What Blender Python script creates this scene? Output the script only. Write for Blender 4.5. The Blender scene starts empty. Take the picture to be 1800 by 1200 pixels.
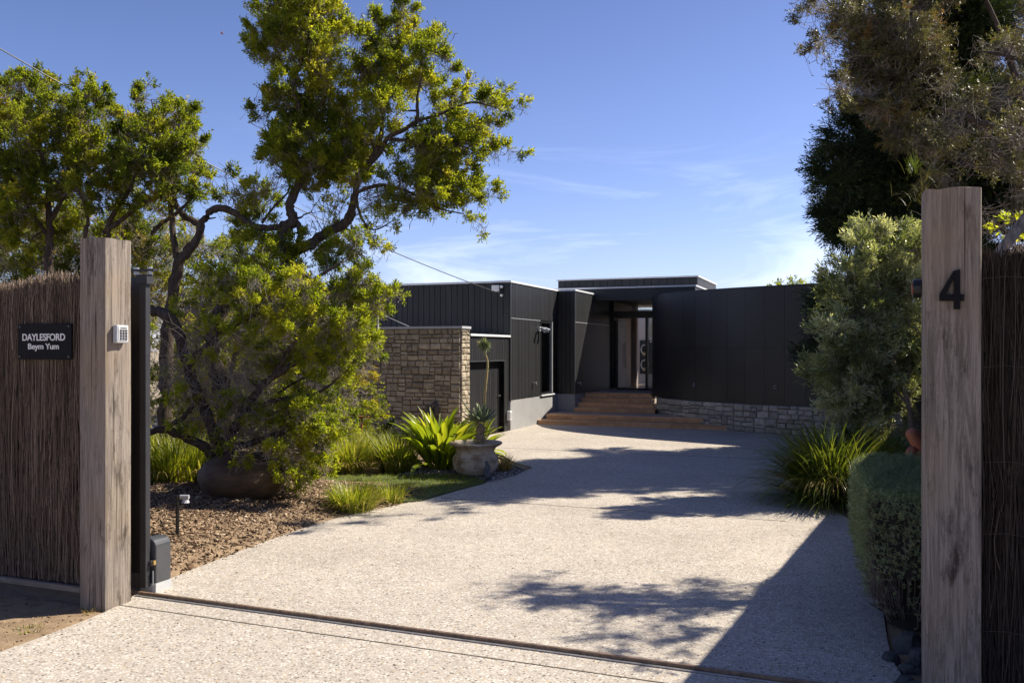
import bpy, math, random, numpy as np
from mathutils import Vector, Matrix, noise as mnoise
random.seed(7); RNG = np.random.default_rng(11)
sc = bpy.context.scene
# ------------------------------------------------------------------ camera
H = 1.7; F = 1560.0; HZ = 615.0; TH = math.radians(21.5); CT, ST = math.cos(TH), math.sin(TH)
cam = bpy.data.cameras.new('camera'); camo = bpy.data.objects.new('camera', cam); sc.collection.objects.link(camo)
cam.sensor_width = 36; cam.lens = F / 1800 * 36; cam.shift_y = 15 / 1800; cam.clip_start = .05; cam.clip_end = 3000
camo.location = (0, 0, H); camo.rotation_euler = (math.radians(90), 0, TH); sc.camera = camo
# ------------------------------------------------------------------ light
KU, KV = .76, .66                         # sun offset per metre of height
sund = Vector((KU, KV, 1)).normalized()
world = bpy.data.worlds.new('World'); sc.world = world; world.use_nodes = True
wn = world.node_tree.nodes; wl = world.node_tree.links; wn.clear()
SKY_STRENGTH = .096
sky = wn.new('ShaderNodeTexSky'); sky.sky_type = 'NISHITA'; sky.sun_disc = False
sky.sun_elevation = math.asin(sund.z); sky.sun_rotation = math.atan2(sund.x, sund.y)
sky.altitude = 0; sky.air_density = 1.0; sky.dust_density = .5; sky.ozone_density = 4.5
bg = wn.new('ShaderNodeBackground'); out = wn.new('ShaderNodeOutputWorld')
tc = wn.new('ShaderNodeTexCoord'); sep = wn.new('ShaderNodeSeparateXYZ'); wl.new(tc.outputs['Generated'], sep.inputs[0])
mp = wn.new('ShaderNodeMapping'); mp.inputs['Scale'].default_value = (2.2, 2.2, 13); mp.inputs['Location'].default_value = (3.1, 1.7, .4); wl.new(tc.outputs['Generated'], mp.inputs[0])
nz = wn.new('ShaderNodeTexNoise'); nz.inputs['Scale'].default_value = 1.6; nz.inputs['Detail'].default_value = 7; nz.inputs['Roughness'].default_value = .6; nz.inputs['Distortion'].default_value = .7; wl.new(mp.outputs[0], nz.inputs[0])
r1 = wn.new('ShaderNodeMapRange'); r1.inputs[1].default_value = .5; r1.inputs[2].default_value = .78; wl.new(nz.outputs[0], r1.inputs[0])
r2 = wn.new('ShaderNodeMapRange'); r2.inputs[1].default_value = .26; r2.inputs[2].default_value = .07; wl.new(sep.outputs['Z'], r2.inputs[0])
mu = wn.new('ShaderNodeMath'); mu.operation = 'MULTIPLY'; wl.new(r1.outputs[0], mu.inputs[0]); wl.new(r2.outputs[0], mu.inputs[1])
mu2 = wn.new('ShaderNodeMath'); mu2.operation = 'MULTIPLY'; mu2.inputs[1].default_value = .42; wl.new(mu.outputs[0], mu2.inputs[0])
tn = wn.new('ShaderNodeMix'); tn.data_type = 'RGBA'; tn.blend_type = 'MULTIPLY'; tn.inputs[0].default_value = 1; tn.inputs[7].default_value = (.76, .69, .86, 1)
mx = wn.new('ShaderNodeMix'); mx.data_type = 'RGBA'; mx.inputs[7].default_value = (6.6, 7.0, 8.2, 1)
el = wn.new('ShaderNodeMapRange'); el.inputs[1].default_value = 0; el.inputs[2].default_value = .42; el.inputs[3].default_value = .80; el.inputs[4].default_value = .54; wl.new(sep.outputs['Z'], el.inputs[0])
gr = wn.new('ShaderNodeMix'); gr.data_type = 'RGBA'; gr.blend_type = 'MULTIPLY'; gr.inputs[0].default_value = 1; wl.new(sky.outputs[0], gr.inputs[6]); wl.new(el.outputs[0], gr.inputs[7])
wl.new(gr.outputs[2], tn.inputs[6]); wl.new(tn.outputs[2], mx.inputs[6]); wl.new(mu2.outputs[0], mx.inputs[0]); wl.new(mx.outputs[2], bg.inputs[0])
bg.inputs[1].default_value = SKY_STRENGTH; wl.new(bg.outputs[0], out.inputs[0])
sun = bpy.data.lights.new('sun', 'SUN'); suno = bpy.data.objects.new('sun', sun); sc.collection.objects.link(suno)
sun.energy = 3.0; sun.angle = math.radians(.5); sun.color = (1, .925, .79)
suno.rotation_euler = sund.to_track_quat('Z', 'Y').to_euler(); suno.location = (20, 20, 30)
sc.view_settings.view_transform = 'Standard'; sc.view_settings.look = 'None'; sc.view_settings.exposure = 1.52
sc.view_settings.gamma = 1; sc.view_settings.use_curve_mapping = False
sc.cycles.max_bounces = 6; sc.cycles.transparent_max_bounces = 8
# ------------------------------------------------------------------ geometry helpers: pixel of the survey photo -> metres
def cw(X, Y): return (CT * X - ST * Y, ST * X + CT * Y)
def at(px, py, z=0):
    Y = (H - z) * F / (py - HZ); u, v = cw((px - 900) / F * Y, Y); return (u, v, z)
def atd(px, py, d):
    u, v = cw((px - 900) / F * d, d); return (u, v, H - (py - HZ) / F * d)
def onu(px, py, U):
    k = (px - 900) / F; v = (k * (-ST * U) - CT * U) / (ST - k * CT); Y = -ST * U + CT * v; return (U, v, H - (py - HZ) / F * Y)
def onv(px, py, V):
    k = (px - 900) / F; u = (k * CT * V - ST * V) / (CT + k * ST); Y = -ST * u + CT * V; return (u, V, H - (py - HZ) / F * Y)
W = {}
def tag(o, label=None, cat=None, group=None, kind=None):
    if label: o['label'] = label
    if cat: o['category'] = cat
    if group: o['group'] = group
    if kind: o['kind'] = kind
    return o
def thing(name, loc, label, cat, group=None):
    o = bpy.data.objects.new(name, None); sc.collection.objects.link(o); o.location = loc; o.empty_display_size = .1
    W[o.name] = Vector(loc); return tag(o, label, cat, group)
def mesh_of(name, V, Fc, mats, smooth=False, attr=None):
    """V (n,3) array, Fc list of faces or int array (m,k)"""
    me = bpy.data.meshes.new(name); V = np.asarray(V, dtype=np.float32)
    if isinstance(Fc, np.ndarray):
        m, k = Fc.shape; me.vertices.add(len(V)); me.vertices.foreach_set('co', V.ravel())
        me.loops.add(m * k); me.loops.foreach_set('vertex_index', Fc.astype(np.int32).ravel())
        me.polygons.add(m); me.polygons.foreach_set('loop_start', np.arange(0, m * k, k, dtype=np.int32)); me.polygons.foreach_set('loop_total', np.full(m, k, dtype=np.int32))
        me.update(calc_edges=True)
    else: me.from_pydata([tuple(v) for v in V], [], Fc); me.update()
    if attr is not None:
        a = me.attributes.new('tint', 'FLOAT', 'POINT'); a.data.foreach_set('value', np.asarray(attr, dtype=np.float32))
    if smooth: me.polygons.foreach_set('use_smooth', np.ones(len(me.polygons), dtype=bool))
    for m in (mats if isinstance(mats, (list, tuple)) else [mats]): me.materials.append(m)
    return me
def obj(name, V, Fc, mat, parent=None, smooth=False, attr=None, loc=None):
    """world-space vertices. top level when parent is None, its origin then at loc"""
    V = np.asarray(V, dtype=np.float64); org = W[parent.name] if parent else Vector(loc if loc else (0, 0, 0))
    me = mesh_of(name, V - np.array(org), Fc, mat, smooth, attr)
    o = bpy.data.objects.new(name, me); sc.collection.objects.link(o)
    if parent: o.parent = parent
    else: o.location = org
    W[o.name] = org.copy(); return o
class MB:
    def __init__(s): s.v = []; s.f = []
    def add(s, V, Fc):
        n = len(s.v); s.v += [tuple(p) for p in V]; s.f += [tuple(i + n for i in f) for f in Fc]; return s
    def box(s, a, b, bev=0):
        x0, y0, z0 = (min(a[i], b[i]) for i in range(3)); x1, y1, z1 = (max(a[i], b[i]) for i in range(3))
        return s.add([(x0,y0,z0),(x1,y0,z0),(x1,y1,z0),(x0,y1,z0),(x0,y0,z1),(x1,y0,z1),(x1,y1,z1),(x0,y1,z1)], BOXF)
    def obox(s, c, ax, ay, az):   # centre and half axis vectors
        c, ax, ay, az = map(Vector, (c, ax, ay, az))
        return s.add([c+sx*ax+sy*ay+sz*az for sz in (-1,1) for sx,sy in ((-1,-1),(1,-1),(1,1),(-1,1))], BOXF)
    def tube(s, pts, rad, n=6, cap=True):
        pts = [Vector(p) for p in pts]; rad = rad if isinstance(rad, (list, tuple)) else [rad] * len(pts)
        up = Vector((.31, .17, .93)); V = []
        for i, p in enumerate(pts):
            t = (pts[min(i+1, len(pts)-1)] - pts[max(i-1, 0)]).normalized()
            if abs(t.dot(up)) > .95: up = Vector((.9, .3, .1))
            a = t.cross(up).normalized(); b = t.cross(a)
            V += [p + (a * math.cos(2*math.pi*k/n) + b * math.sin(2*math.pi*k/n)) * rad[i] for k in range(n)]
        Fc = [(i*n+k, i*n+(k+1)%n, (i+1)*n+(k+1)%n, (i+1)*n+k) for i in range(len(pts)-1) for k in range(n)]
        if cap: Fc += [tuple(range(n))[::-1], tuple((len(pts)-1)*n+k for k in range(n))]
        return s.add(V, Fc)
    def lathe(s, c, prof, n=24, squash=1.0, wob=0):
        V = []
        for i, (r, z) in enumerate(prof):
            for k in range(n):
                a = 2*math.pi*k/n; rr = r * (1 + wob * math.sin(3*a + i*.7) + wob * .6 * math.sin(7*a - i))
                V.append((c[0]+rr*math.cos(a), c[1]+rr*math.sin(a)*squash, c[2]+z))
        return s.add(V, [(i*n+k, i*n+(k+1)%n, (i+1)*n+(k+1)%n, (i+1)*n+k) for i in range(len(prof)-1) for k in range(n)])
    def prism(s, poly, z0, z1):
        n = len(poly); return s.add([(x, y, z0) for x, y in poly] + [(x, y, z1) for x, y in poly],
            [tuple(range(n))[::-1], tuple(range(n, 2*n))] + [(i, (i+1)%n, n+(i+1)%n, n+i) for i in range(n)])
    def build(s, name, mat, parent=None, smooth=False, loc=None):
        o = obj(name, s.v, s.f, mat, parent, smooth, loc=loc)
        if hasattr(s, 'stuff'): o['kind'] = 'stuff'
        return o
BOXF = [(0,3,2,1),(4,5,6,7),(0,1,5,4),(1,2,6,5),(2,3,7,6),(3,0,4,7)]
def bevel(o, w=.004, seg=2):
    m = o.modifiers.new('bevel', 'BEVEL'); m.width = w; m.segments = seg; m.limit_method = 'ANGLE'; return o
# ------------------------------------------------------------------ materials
def newmat(name):
    m = bpy.data.materials.new(name); m.use_nodes = True; n = m.node_tree.nodes; return m, n, m.node_tree.links, n['Principled BSDF']
def node(n, t, **k):
    o = n.new(t)
    for a, b in k.items(): o.inputs[a].default_value = b
    return o
def ramp(n, stops):
    r = n.new('ShaderNodeValToRGB'); e = r.color_ramp.elements
    while len(e) < len(stops): e.new(.5)
    for i, (p, c) in enumerate(stops): e[i].position = p; e[i].color = (*c, 1) if len(c) == 3 else c
    return r
def M(name, c1, c2=None, scale=6, rough=.7, bump=0, bscale=40, stretch=(1,1,1), rnd=0, spec=.5, metal=0, detail=6, lo=.3, hi=.7, fine=0):
    m, n, l, p = newmat(name); p.inputs['Roughness'].default_value = rough; p.inputs['Metallic'].default_value = metal
    p.inputs['Specular IOR Level'].default_value = spec
    g = n.new('ShaderNodeNewGeometry'); mpn = node(n, 'ShaderNodeMapping'); mpn.inputs['Scale'].default_value = stretch; l.new(g.outputs['Position'], mpn.inputs[0])
    t = node(n, 'ShaderNodeTexNoise', Scale=scale, Detail=detail, Roughness=.65); l.new(mpn.outputs[0], t.inputs[0])
    r = ramp(n, [(lo, c1), (hi, c2 if c2 else c1)]); l.new(t.outputs[0], r.inputs[0]); col = r.outputs[0]
    if rnd:
        oi = n.new('ShaderNodeObjectInfo'); mr = node(n, 'ShaderNodeMapRange'); mr.inputs[3].default_value = 1-rnd; mr.inputs[4].default_value = 1+rnd; l.new(oi.outputs['Random'], mr.inputs[0])
        mm = n.new('ShaderNodeMix'); mm.data_type = 'RGBA'; mm.blend_type = 'MULTIPLY'; mm.inputs[0].default_value = 1; l.new(col, mm.inputs[6]); l.new(mr.outputs[0], mm.inputs[7]); col = mm.outputs[2]
    l.new(col, p.inputs['Base Color'])
    if bump:
        t2 = node(n, 'ShaderNodeTexNoise', Scale=bscale, Detail=5, Roughness=.7); l.new(mpn.outputs[0], t2.inputs[0])
        b = node(n, 'ShaderNodeBump', Strength=bump, Distance=.02); l.new(t2.outputs[0], b.inputs['Height']); l.new(b.outputs[0], p.inputs['Normal'])
    return m
def leafmat(name, stops, trans=.35, rough=.45, tcol=1.5, spec=.35):
    m, n, l, p = newmat(name); a = n.new('ShaderNodeAttribute'); a.attribute_name = 'tint'
    r = ramp(n, stops); l.new(a.outputs['Fac'], r.inputs[0]); l.new(r.outputs[0], p.inputs['Base Color']); p.inputs['Roughness'].default_value = rough; p.inputs['Specular IOR Level'].default_value = spec
    tr = n.new('ShaderNodeBsdfTranslucent'); mm = n.new('ShaderNodeMix'); mm.data_type = 'RGBA'; mm.blend_type = 'MULTIPLY'; mm.inputs[0].default_value = 1
    mm.inputs[7].default_value = (tcol*1.15, tcol*1.1, tcol*.45, 1); mm.clamp_result = False; l.new(r.outputs[0], mm.inputs[6]); l.new(mm.outputs[2], tr.inputs[0])
    ms = n.new('ShaderNodeMixShader'); ms.inputs[0].default_value = trans; l.new(p.outputs[0], ms.inputs[1]); l.new(tr.outputs[0], ms.inputs[2])
    l.new(ms.outputs[0], n['Material Output'].inputs[0]); return m
def drive_mat():
    m, n, l, p = newmat('exposed_aggregate'); g = n.new('ShaderNodeNewGeometry')
    v = node(n, 'ShaderNodeTexVoronoi', Scale=66.0); l.new(g.outputs['Position'], v.inputs['Vector'])
    sp = n.new('ShaderNodeSeparateColor'); l.new(v.outputs['Color'], sp.inputs[0])
    r = ramp(n, [(0, (.07,.06,.055)), (.07, (.20,.165,.135)), (.2, (.38,.33,.27)), (.5, (.57,.52,.45)), (.8, (.72,.67,.60)), (.955, (.50,.36,.19))]); l.new(sp.outputs[0], r.inputs[0])
    r.color_ramp.interpolation = 'CONSTANT'
    de = node(n, 'ShaderNodeMapRange'); de.inputs[1].default_value = .25; de.inputs[2].default_value = .62; de.inputs[3].default_value = 0; de.inputs[4].default_value = 1; l.new(v.outputs['Distance'], de.inputs[0])
    mx = n.new('ShaderNodeMix'); mx.data_type = 'RGBA'; mx.inputs[7].default_value = (.44,.39,.33,1); l.new(de.outputs[0], mx.inputs[0]); l.new(r.outputs[0], mx.inputs[6])
    t = node(n, 'ShaderNodeTexNoise', Scale=.9, Detail=6, Roughness=.6); l.new(g.outputs['Position'], t.inputs[0])
    r2 = ramp(n, [(.3, (.84,.83,.82)), (.7, (1.05,1.045,1.035))]); l.new(t.outputs[0], r2.inputs[0])
    m2 = n.new('ShaderNodeMix'); m2.data_type = 'RGBA'; m2.blend_type = 'MULTIPLY'; m2.inputs[0].default_value = 1; l.new(mx.outputs[2], m2.inputs[6]); l.new(r2.outputs[0], m2.inputs[7])
    t3 = node(n, 'ShaderNodeTexNoise', Scale=9.0, Detail=3); l.new(g.outputs['Position'], t3.inputs[0])
    r3 = ramp(n, [(.35, (.93,.93,.93)), (.6, (1.03,1.03,1.03))]); l.new(t3.outputs[0], r3.inputs[0])
    m3 = n.new('ShaderNodeMix'); m3.data_type = 'RGBA'; m3.blend_type = 'MULTIPLY'; m3.inputs[0].default_value = 1; l.new(m2.outputs[2], m3.inputs[6]); l.new(r3.outputs[0], m3.inputs[7])
    l.new(m3.outputs[2], p.inputs['Base Color']); p.inputs['Roughness'].default_value = .8; p.inputs['Specular IOR Level'].default_value = .3
    b = node(n, 'ShaderNodeBump', Strength=.5, Distance=.004); b.invert = True; l.new(v.outputs['Distance'], b.inputs['Height']); l.new(b.outputs[0], p.inputs['Normal']); return m
def post_mat(name, base, hi, dark, warm):
    m, n, l, p = newmat(name); g = n.new('ShaderNodeNewGeometry')
    mp1 = node(n, 'ShaderNodeMapping'); mp1.inputs['Scale'].default_value = (26, 26, 1.1); l.new(g.outputs['Position'], mp1.inputs[0])
    t = node(n, 'ShaderNodeTexNoise', Scale=1.6, Detail=12, Roughness=.82, Distortion=.8); l.new(mp1.outputs[0], t.inputs[0])
    r = ramp(n, [(.30, tuple(c*.55 for c in base)), (.46, base), (.56, hi), (.75, base)]); l.new(t.outputs[0], r.inputs[0])
    mp2 = node(n, 'ShaderNodeMapping'); mp2.inputs['Scale'].default_value = (9, 9, 2.2); l.new(g.outputs['Position'], mp2.inputs[0])
    t2 = node(n, 'ShaderNodeTexNoise', Scale=1.3, Detail=8, Roughness=.75); l.new(mp2.outputs[0], t2.inputs[0])
    r2 = ramp(n, [(.53, (0,0,0)), (.66, (1,1,1))]); l.new(t2.outputs[0], r2.inputs[0])
    m1 = n.new('ShaderNodeMix'); m1.data_type = 'RGBA'; m1.inputs[7].default_value = (*dark, 1); l.new(r2.outputs[0], m1.inputs[0]); l.new(r.outputs[0], m1.inputs[6])
    t3 = node(n, 'ShaderNodeTexNoise', Scale=2.1, Detail=5); mp3 = node(n, 'ShaderNodeMapping'); mp3.inputs['Location'].default_value = (5, 3, 9); l.new(g.outputs['Position'], mp3.inputs[0]); l.new(mp3.outputs[0], t3.inputs[0])
    r3 = ramp(n, [(.45, (0,0,0)), (.7, (.6,.6,.6))]); l.new(t3.outputs[0], r3.inputs[0])
    m2 = n.new('ShaderNodeMix'); m2.data_type = 'RGBA'; m2.inputs[7].default_value = (*warm, 1); l.new(r3.outputs[0], m2.inputs[0]); l.new(m1.outputs[2], m2.inputs[6])
    mp4 = node(n, 'ShaderNodeMapping'); mp4.inputs['Scale'].default_value = (60, 60, .8); l.new(g.outputs['Position'], mp4.inputs[0])
    t4 = node(n, 'ShaderNodeTexNoise', Scale=1.0, Detail=3, Roughness=.5, Distortion=.4); l.new(mp4.outputs[0], t4.inputs[0])
    r4 = ramp(n, [(.30, (.08,.07,.06)), (.37, (1,1,1))]); l.new(t4.outputs[0], r4.inputs[0])
    m3 = n.new('ShaderNodeMix'); m3.data_type = 'RGBA'; m3.blend_type = 'MULTIPLY'; m3.inputs[0].default_value = .85; l.new(m2.outputs[2], m3.inputs[6]); l.new(r4.outputs[0], m3.inputs[7])
    l.new(m3.outputs[2], p.inputs['Base Color']); p.inputs['Roughness'].default_value = .85; p.inputs['Specular IOR Level'].default_value = .25
    b = node(n, 'ShaderNodeBump', Strength=.5, Distance=.006); l.new(t.outputs[0], b.inputs['Height'])
    b2 = node(n, 'ShaderNodeBump', Strength=.7, Distance=.008); l.new(t4.outputs[0], b2.inputs['Height']); l.new(b.outputs[0], b2.inputs['Normal']); l.new(b2.outputs[0], p.inputs['Normal']); return m
mt = {}
mt['drive'] = drive_mat()
mt['post'] = post_mat('weathered_timber', (.165,.138,.115), (.30,.255,.215), (.05,.04,.032), (.29,.215,.145))
mt['soil'] = M('sandy_soil', (.19,.13,.08), (.36,.26,.165), 7, .95, .6, 60, spec=.1, detail=10)
mt['chip'] = M('bark_chips', (.16,.095,.055), (.50,.36,.24), 14, .85, 0, spec=.2, rnd=0)
mt['gravel'] = M('gravel', (.10,.09,.085), (.34,.30,.27), 60, .8, 0)
mt['lawnbase'] = M('lawn_soil', (.05,.065,.012), (.11,.12,.03), 9, .95)
mt['earth'] = M('earth', (.28,.23,.16), (.36,.30,.22), 2, .95, .4, 30, spec=.1)
mt['clad'] = M('charcoal_boards', (.013,.013,.014), (.022,.022,.023), 3, .5, .15, 60, (6,6,.4), rnd=.25)
mt['clad2'] = M('charcoal_panels', (.016,.0155,.0165), (.021,.020,.021), 1.3, .42, .05, 25, (1,1,.6), rnd=.2)
mt['black'] = M('black_paint', (.008,.008,.009), (.012,.012,.013), 8, .4)
mt['gatesteel'] = M('gate_black_steel', (.022,.022,.026), (.034,.034,.04), 6, .5, .1, 80)
mt['trim'] = M('white_metal_trim', (.62,.63,.64), (.74,.75,.76), 3, .45)
mt['conc'] = M('pale_render', (.26,.257,.253), (.32,.317,.312), 2.0, .85, .1, 30, rnd=.03)
mt['stone'] = M('sandstone', (.26,.215,.15), (.50,.43,.32), 7, .9, .8, 35, rnd=.32, detail=8, spec=.2)
mt['stoneg'] = M('grey_stone', (.30,.265,.22), (.52,.46,.38), 8, .9, .8, 35, rnd=.28, detail=8, spec=.2)
mt['mortar'] = M('mortar', (.11,.09,.068), (.20,.17,.13), 12, .95, .5, 60, spec=.1)
mt['paver'] = M('terracotta_paver', (.55,.29,.14), (.72,.44,.24), 9, .75, .3, 60, rnd=.16)
mt['slab'] = M('landing_stone', (.34,.25,.20), (.42,.32,.26), 4, .7, .1, 40, rnd=.06)
mt['bark'] = M('grey_brown_bark', (.045,.033,.026), (.13,.10,.08), 9, .95, 1.0, 22, (3,3,.8), spec=.15)
mt['twig'] = M('twig_wood', (.13,.10,.08), (.26,.21,.17), 9, .95)
mt['deadtwig'] = M('dry_twig', (.20,.165,.13), (.34,.29,.23), 9, .95)
mt['oliveb'] = M('olive_bark', (.20,.15,.11), (.34,.27,.21), 12, .95, .8, 30, (3,3,1))
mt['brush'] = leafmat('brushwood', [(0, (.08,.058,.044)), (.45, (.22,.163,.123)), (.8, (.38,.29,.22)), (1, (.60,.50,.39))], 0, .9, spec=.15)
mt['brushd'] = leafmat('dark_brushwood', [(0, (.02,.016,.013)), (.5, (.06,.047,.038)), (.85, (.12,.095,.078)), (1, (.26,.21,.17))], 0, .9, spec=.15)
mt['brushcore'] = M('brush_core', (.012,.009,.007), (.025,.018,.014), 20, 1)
mt['fencewood'] = M('dark_fence_timber', (.06,.045,.034), (.12,.09,.068), 8, .9, .4, 40, (1,6,6)); mt['fencewood2'] = M('fence_rail_timber', (.16,.125,.095), (.28,.225,.175), 8, .9, .4, 40, (1,6,6))
mt['steel'] = M('galvanised_steel', (.38,.38,.38), (.55,.55,.55), 20, .4, metal=.8)
mt['rail'] = M('worn_rail_steel', (.10,.065,.045), (.30,.20,.13), 30, .5, metal=.3)
mt['wire'] = M('wire', (.10,.085,.075), (.15,.13,.11), 20, .5, metal=.5)
mt['white'] = M('white_plastic', (.70,.70,.69), (.78,.78,.77), 5, .35)
mt['grey'] = M('grey_plastic', (.30,.31,.32), (.36,.37,.38), 5, .4)
mt['lightgrey'] = M('light_grey_plastic', (.42,.43,.44), (.50,.51,.52), 8, .4)
mt['dkgrey'] = M('motor_housing', (.05,.053,.06), (.07,.073,.08), 5, .32)
mt['key'] = M('keypad_dark', (.05,.05,.05), (.07,.07,.07), 5, .4)
mt['signblack'] = M('sign_black', (.006,.006,.007), (.009,.009,.01), 5, .6, spec=.12)
mt['letter'] = M('white_lettering', (.72,.70,.67), (.78,.76,.73), 5, .5)
mt['brass'] = M('brass', (.6,.42,.12), (.7,.5,.2), 5, .35, metal=.8)
mt['rust'] = M('rusted_steel', (.20,.06,.025), (.36,.13,.05), 20, .85, .5, 60)
mt['terra'] = M('terracotta', (.22,.07,.035), (.34,.12,.06), 8, .6, .3, 40)
mt['urn'] = M('weathered_urn', (.26,.16,.085), (.56,.47,.35), 5.5, .85, .9, 26, lo=.38, hi=.56, detail=9)
mt['bigurn'] = M('brown_urn', (.045,.028,.016), (.13,.085,.048), 5, .7, .5, 24, (1,1,3), detail=8)
mt['statue'] = M('dark_cast_stone', (.035,.04,.045), (.15,.16,.17), 16, .8, .5, 50)
mt['verdigris'] = M('weathered_bronze', (.03,.04,.038), (.16,.12,.09), 10, .7, .5, 40)
mt['rock'] = M('bluestone_rock', (.035,.035,.038), (.09,.088,.09), 12, .85, .8, 30)
mt['inner'] = M('interior_wall', (.60,.56,.51), (.64,.60,.55), 2, .85)
mt['innerdk'] = M('interior_brown_wall', (.22,.19,.17), (.26,.22,.20), 2, .8)
mt['floor'] = M('polished_floor', (.24,.17,.13), (.38,.28,.22), 6, .12)
mt['art'] = M('art_canvas', (.02,.028,.035), (.035,.05,.06), 8, .5)
mt['artw'] = M('art_white', (.5,.48,.42), (.62,.6,.52), 8, .6)
mt['arto'] = M('art_ochre', (.35,.22,.08), (.5,.36,.16), 8, .6)
mt['mat'] = M('door_mat', (.03,.02,.02), (.06,.04,.04), 40, .95)
mt['louvre'] = M('slat_screen', (.05,.045,.04), (.08,.07,.06), 8, .5)
def glass_mat(name, refl=.12, tint=(.75,.78,.78)):
    m, n, l, p = newmat(name); n.remove(p); t = n.new('ShaderNodeBsdfTransparent'); t.inputs[0].default_value = (*tint, 1)
    g = n.new('ShaderNodeBsdfGlossy'); g.inputs['Roughness'].default_value = .01; f = n.new('ShaderNodeFresnel'); f.inputs[0].default_value = 1.5
    ms = n.new('ShaderNodeMixShader'); a = n.new('ShaderNodeMath'); a.operation = 'ADD'; a.inputs[1].default_value = refl; l.new(f.outputs[0], a.inputs[0]); l.new(a.outputs[0], ms.inputs[0])
    l.new(t.outputs[0], ms.inputs[1]); l.new(g.outputs[0], ms.inputs[2]); l.new(ms.outputs[0], n['Material Output'].inputs[0]); return m
mt['glass'] = glass_mat('clear_glass', .04); mt['darkglass'] = glass_mat('dark_glass', .08, (.10,.11,.12))
em, n_, l_, p_ = newmat('indicator_lamp'); p_.inputs['Emission Color'].default_value = (1,.7,.1,1); p_.inputs['Emission Strength'].default_value = 3; mt['led'] = em
Y_ = [(0, (.07,.095,.014)), (.3, (.14,.17,.018)), (.65, (.215,.235,.022)), (.99, (.28,.27,.03)), (1, (.26,.23,.04))]
mt['leafA'] = leafmat('tea_tree_leaves', Y_, .58, .5, 2.2, .25)
mt['leafL'] = leafmat('low_shrub_leaves', [(0, (.08,.11,.014)), (.35, (.17,.205,.02)), (.75, (.26,.28,.026)), (1, (.31,.30,.04))], .58, .5, 2.2, .25)
mt['leafB'] = leafmat('background_leaves', [(0, (.06,.085,.014)), (.4, (.125,.155,.018)), (.8, (.20,.215,.022)), (.99, (.24,.235,.03)), (1, (.26,.19,.05))], .58, .5, 2.2, .25)
mt['leafC'] = leafmat('cypress_sprays', [(0, (.016,.028,.012)), (.6, (.035,.058,.020)), (1, (.07,.09,.03))], .2, .6, 1.2)
mt['leafT'] = leafmat('brown_tea_tree_leaves', [(0, (.055,.050,.024)), (.35, (.11,.105,.048)), (.7, (.165,.15,.075)), (.93, (.18,.20,.045)), (1, (.28,.15,.06))], .25, .5, 1.4)
mt['leafO'] = leafmat('olive_leaves', [(0, (.11,.135,.06)), (.5, (.24,.275,.14)), (.8, (.38,.41,.26)), (1, (.52,.54,.42))], .5, .38, 1.3, .5)
mt['leafH'] = leafmat('grey_green_hedge_leaves', [(0, (.13,.165,.085)), (.5, (.26,.32,.19)), (1, (.40,.45,.29))], .4, .6, 1.2)
mt['blade'] = leafmat('strappy_leaves', [(0, (.08,.105,.015)), (.4, (.18,.215,.025)), (.8, (.28,.29,.035)), (1, (.40,.34,.16))], .42, .38, 2.0)
mt['bladeD'] = leafmat('dark_strappy_leaves', [(0, (.05,.075,.012)), (.5, (.115,.155,.02)), (.9, (.20,.22,.035)), (1, (.2,.17,.08))], .35, .35, 1.8, .6)
mt['broad'] = leafmat('broad_glossy_leaves', [(0, (.10,.14,.014)), (.5, (.20,.25,.02)), (1, (.32,.32,.035))], .5, .32, 1.8, .5)
mt['dry'] = leafmat('dry_grass', [(0, (.30,.20,.06)), (1, (.55,.42,.16))], .3, .6, 1.2)
mt['grass'] = leafmat('lawn_blades', [(0, (.09,.13,.016)), (.6, (.18,.23,.026)), (1, (.30,.30,.08))], .45, .5, 1.8)
mt['agave'] = leafmat('agave_leaves', [(0, (.13,.18,.10)), (.6, (.25,.31,.17)), (1, (.40,.34,.16))], .25, .5, 1.1)
mt['skirt'] = M('dry_agave_trunk', (.20,.14,.10), (.46,.36,.28), 30, .9, .8, 60)
mt['stalk'] = M('flower_stalk', (.36,.32,.10), (.42,.24,.14), 9, .7, .4, 80)

# ================================================================== SETTING
def poly_obj(name, pts, z, mat, thick=.05):
    m = MB(); m.prism(pts, z - thick, z); import bmesh
    me = bpy.data.meshes.new(name); bm = bmesh.new(); vs = [bm.verts.new(p) for p in m.v]
    for f in m.f: bm.faces.new([vs[i] for i in f])
    bmesh.ops.triangulate(bm, faces=[f for f in bm.faces if len(f.verts) > 4]); bmesh.ops.recalc_face_normals(bm, faces=bm.faces); bm.to_mesh(me); bm.free(); me.materials.append(mat)
    o = bpy.data.objects.new(name, me); sc.collection.objects.link(o); W[o.name] = Vector(); return o
g = 900.0
ground = obj('ground', [(-g,-g,-.12),(g,-g,-.12),(g,g,-.12),(-g,g,-.12)], [(0,1,2,3)], mt['earth']); tag(ground, kind='structure')
U1 = -6.923; V1 = 17.476; V2 = 20.613; U2 = -6.486; V3 = 24.04
def smoothline(P, k=6):
    P = [np.array(p, float) for p in P]; R = []
    for i in range(len(P)-1):
        a, b, c, d = P[max(i-1,0)], P[i], P[i+1], P[min(i+2,len(P)-1)]
        for j in range(k):
            t = j/k; R.append(.5*((2*b)+(c-a)*t+(2*a-5*b+4*c-d)*t*t+(3*b-a-3*c+d)*t**3))
    R.append(P[-1]); return R
left_edge = smoothline([(-4.50,-3),(-4.50,1.5),(-4.52,3.6),(-4.58,4.4),(-4.78,5.12),(-4.95,6.83),(-4.93,7.89),(-4.72,8.72),(-4.52,10.34),(-4.40,11.5)], 6)
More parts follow.
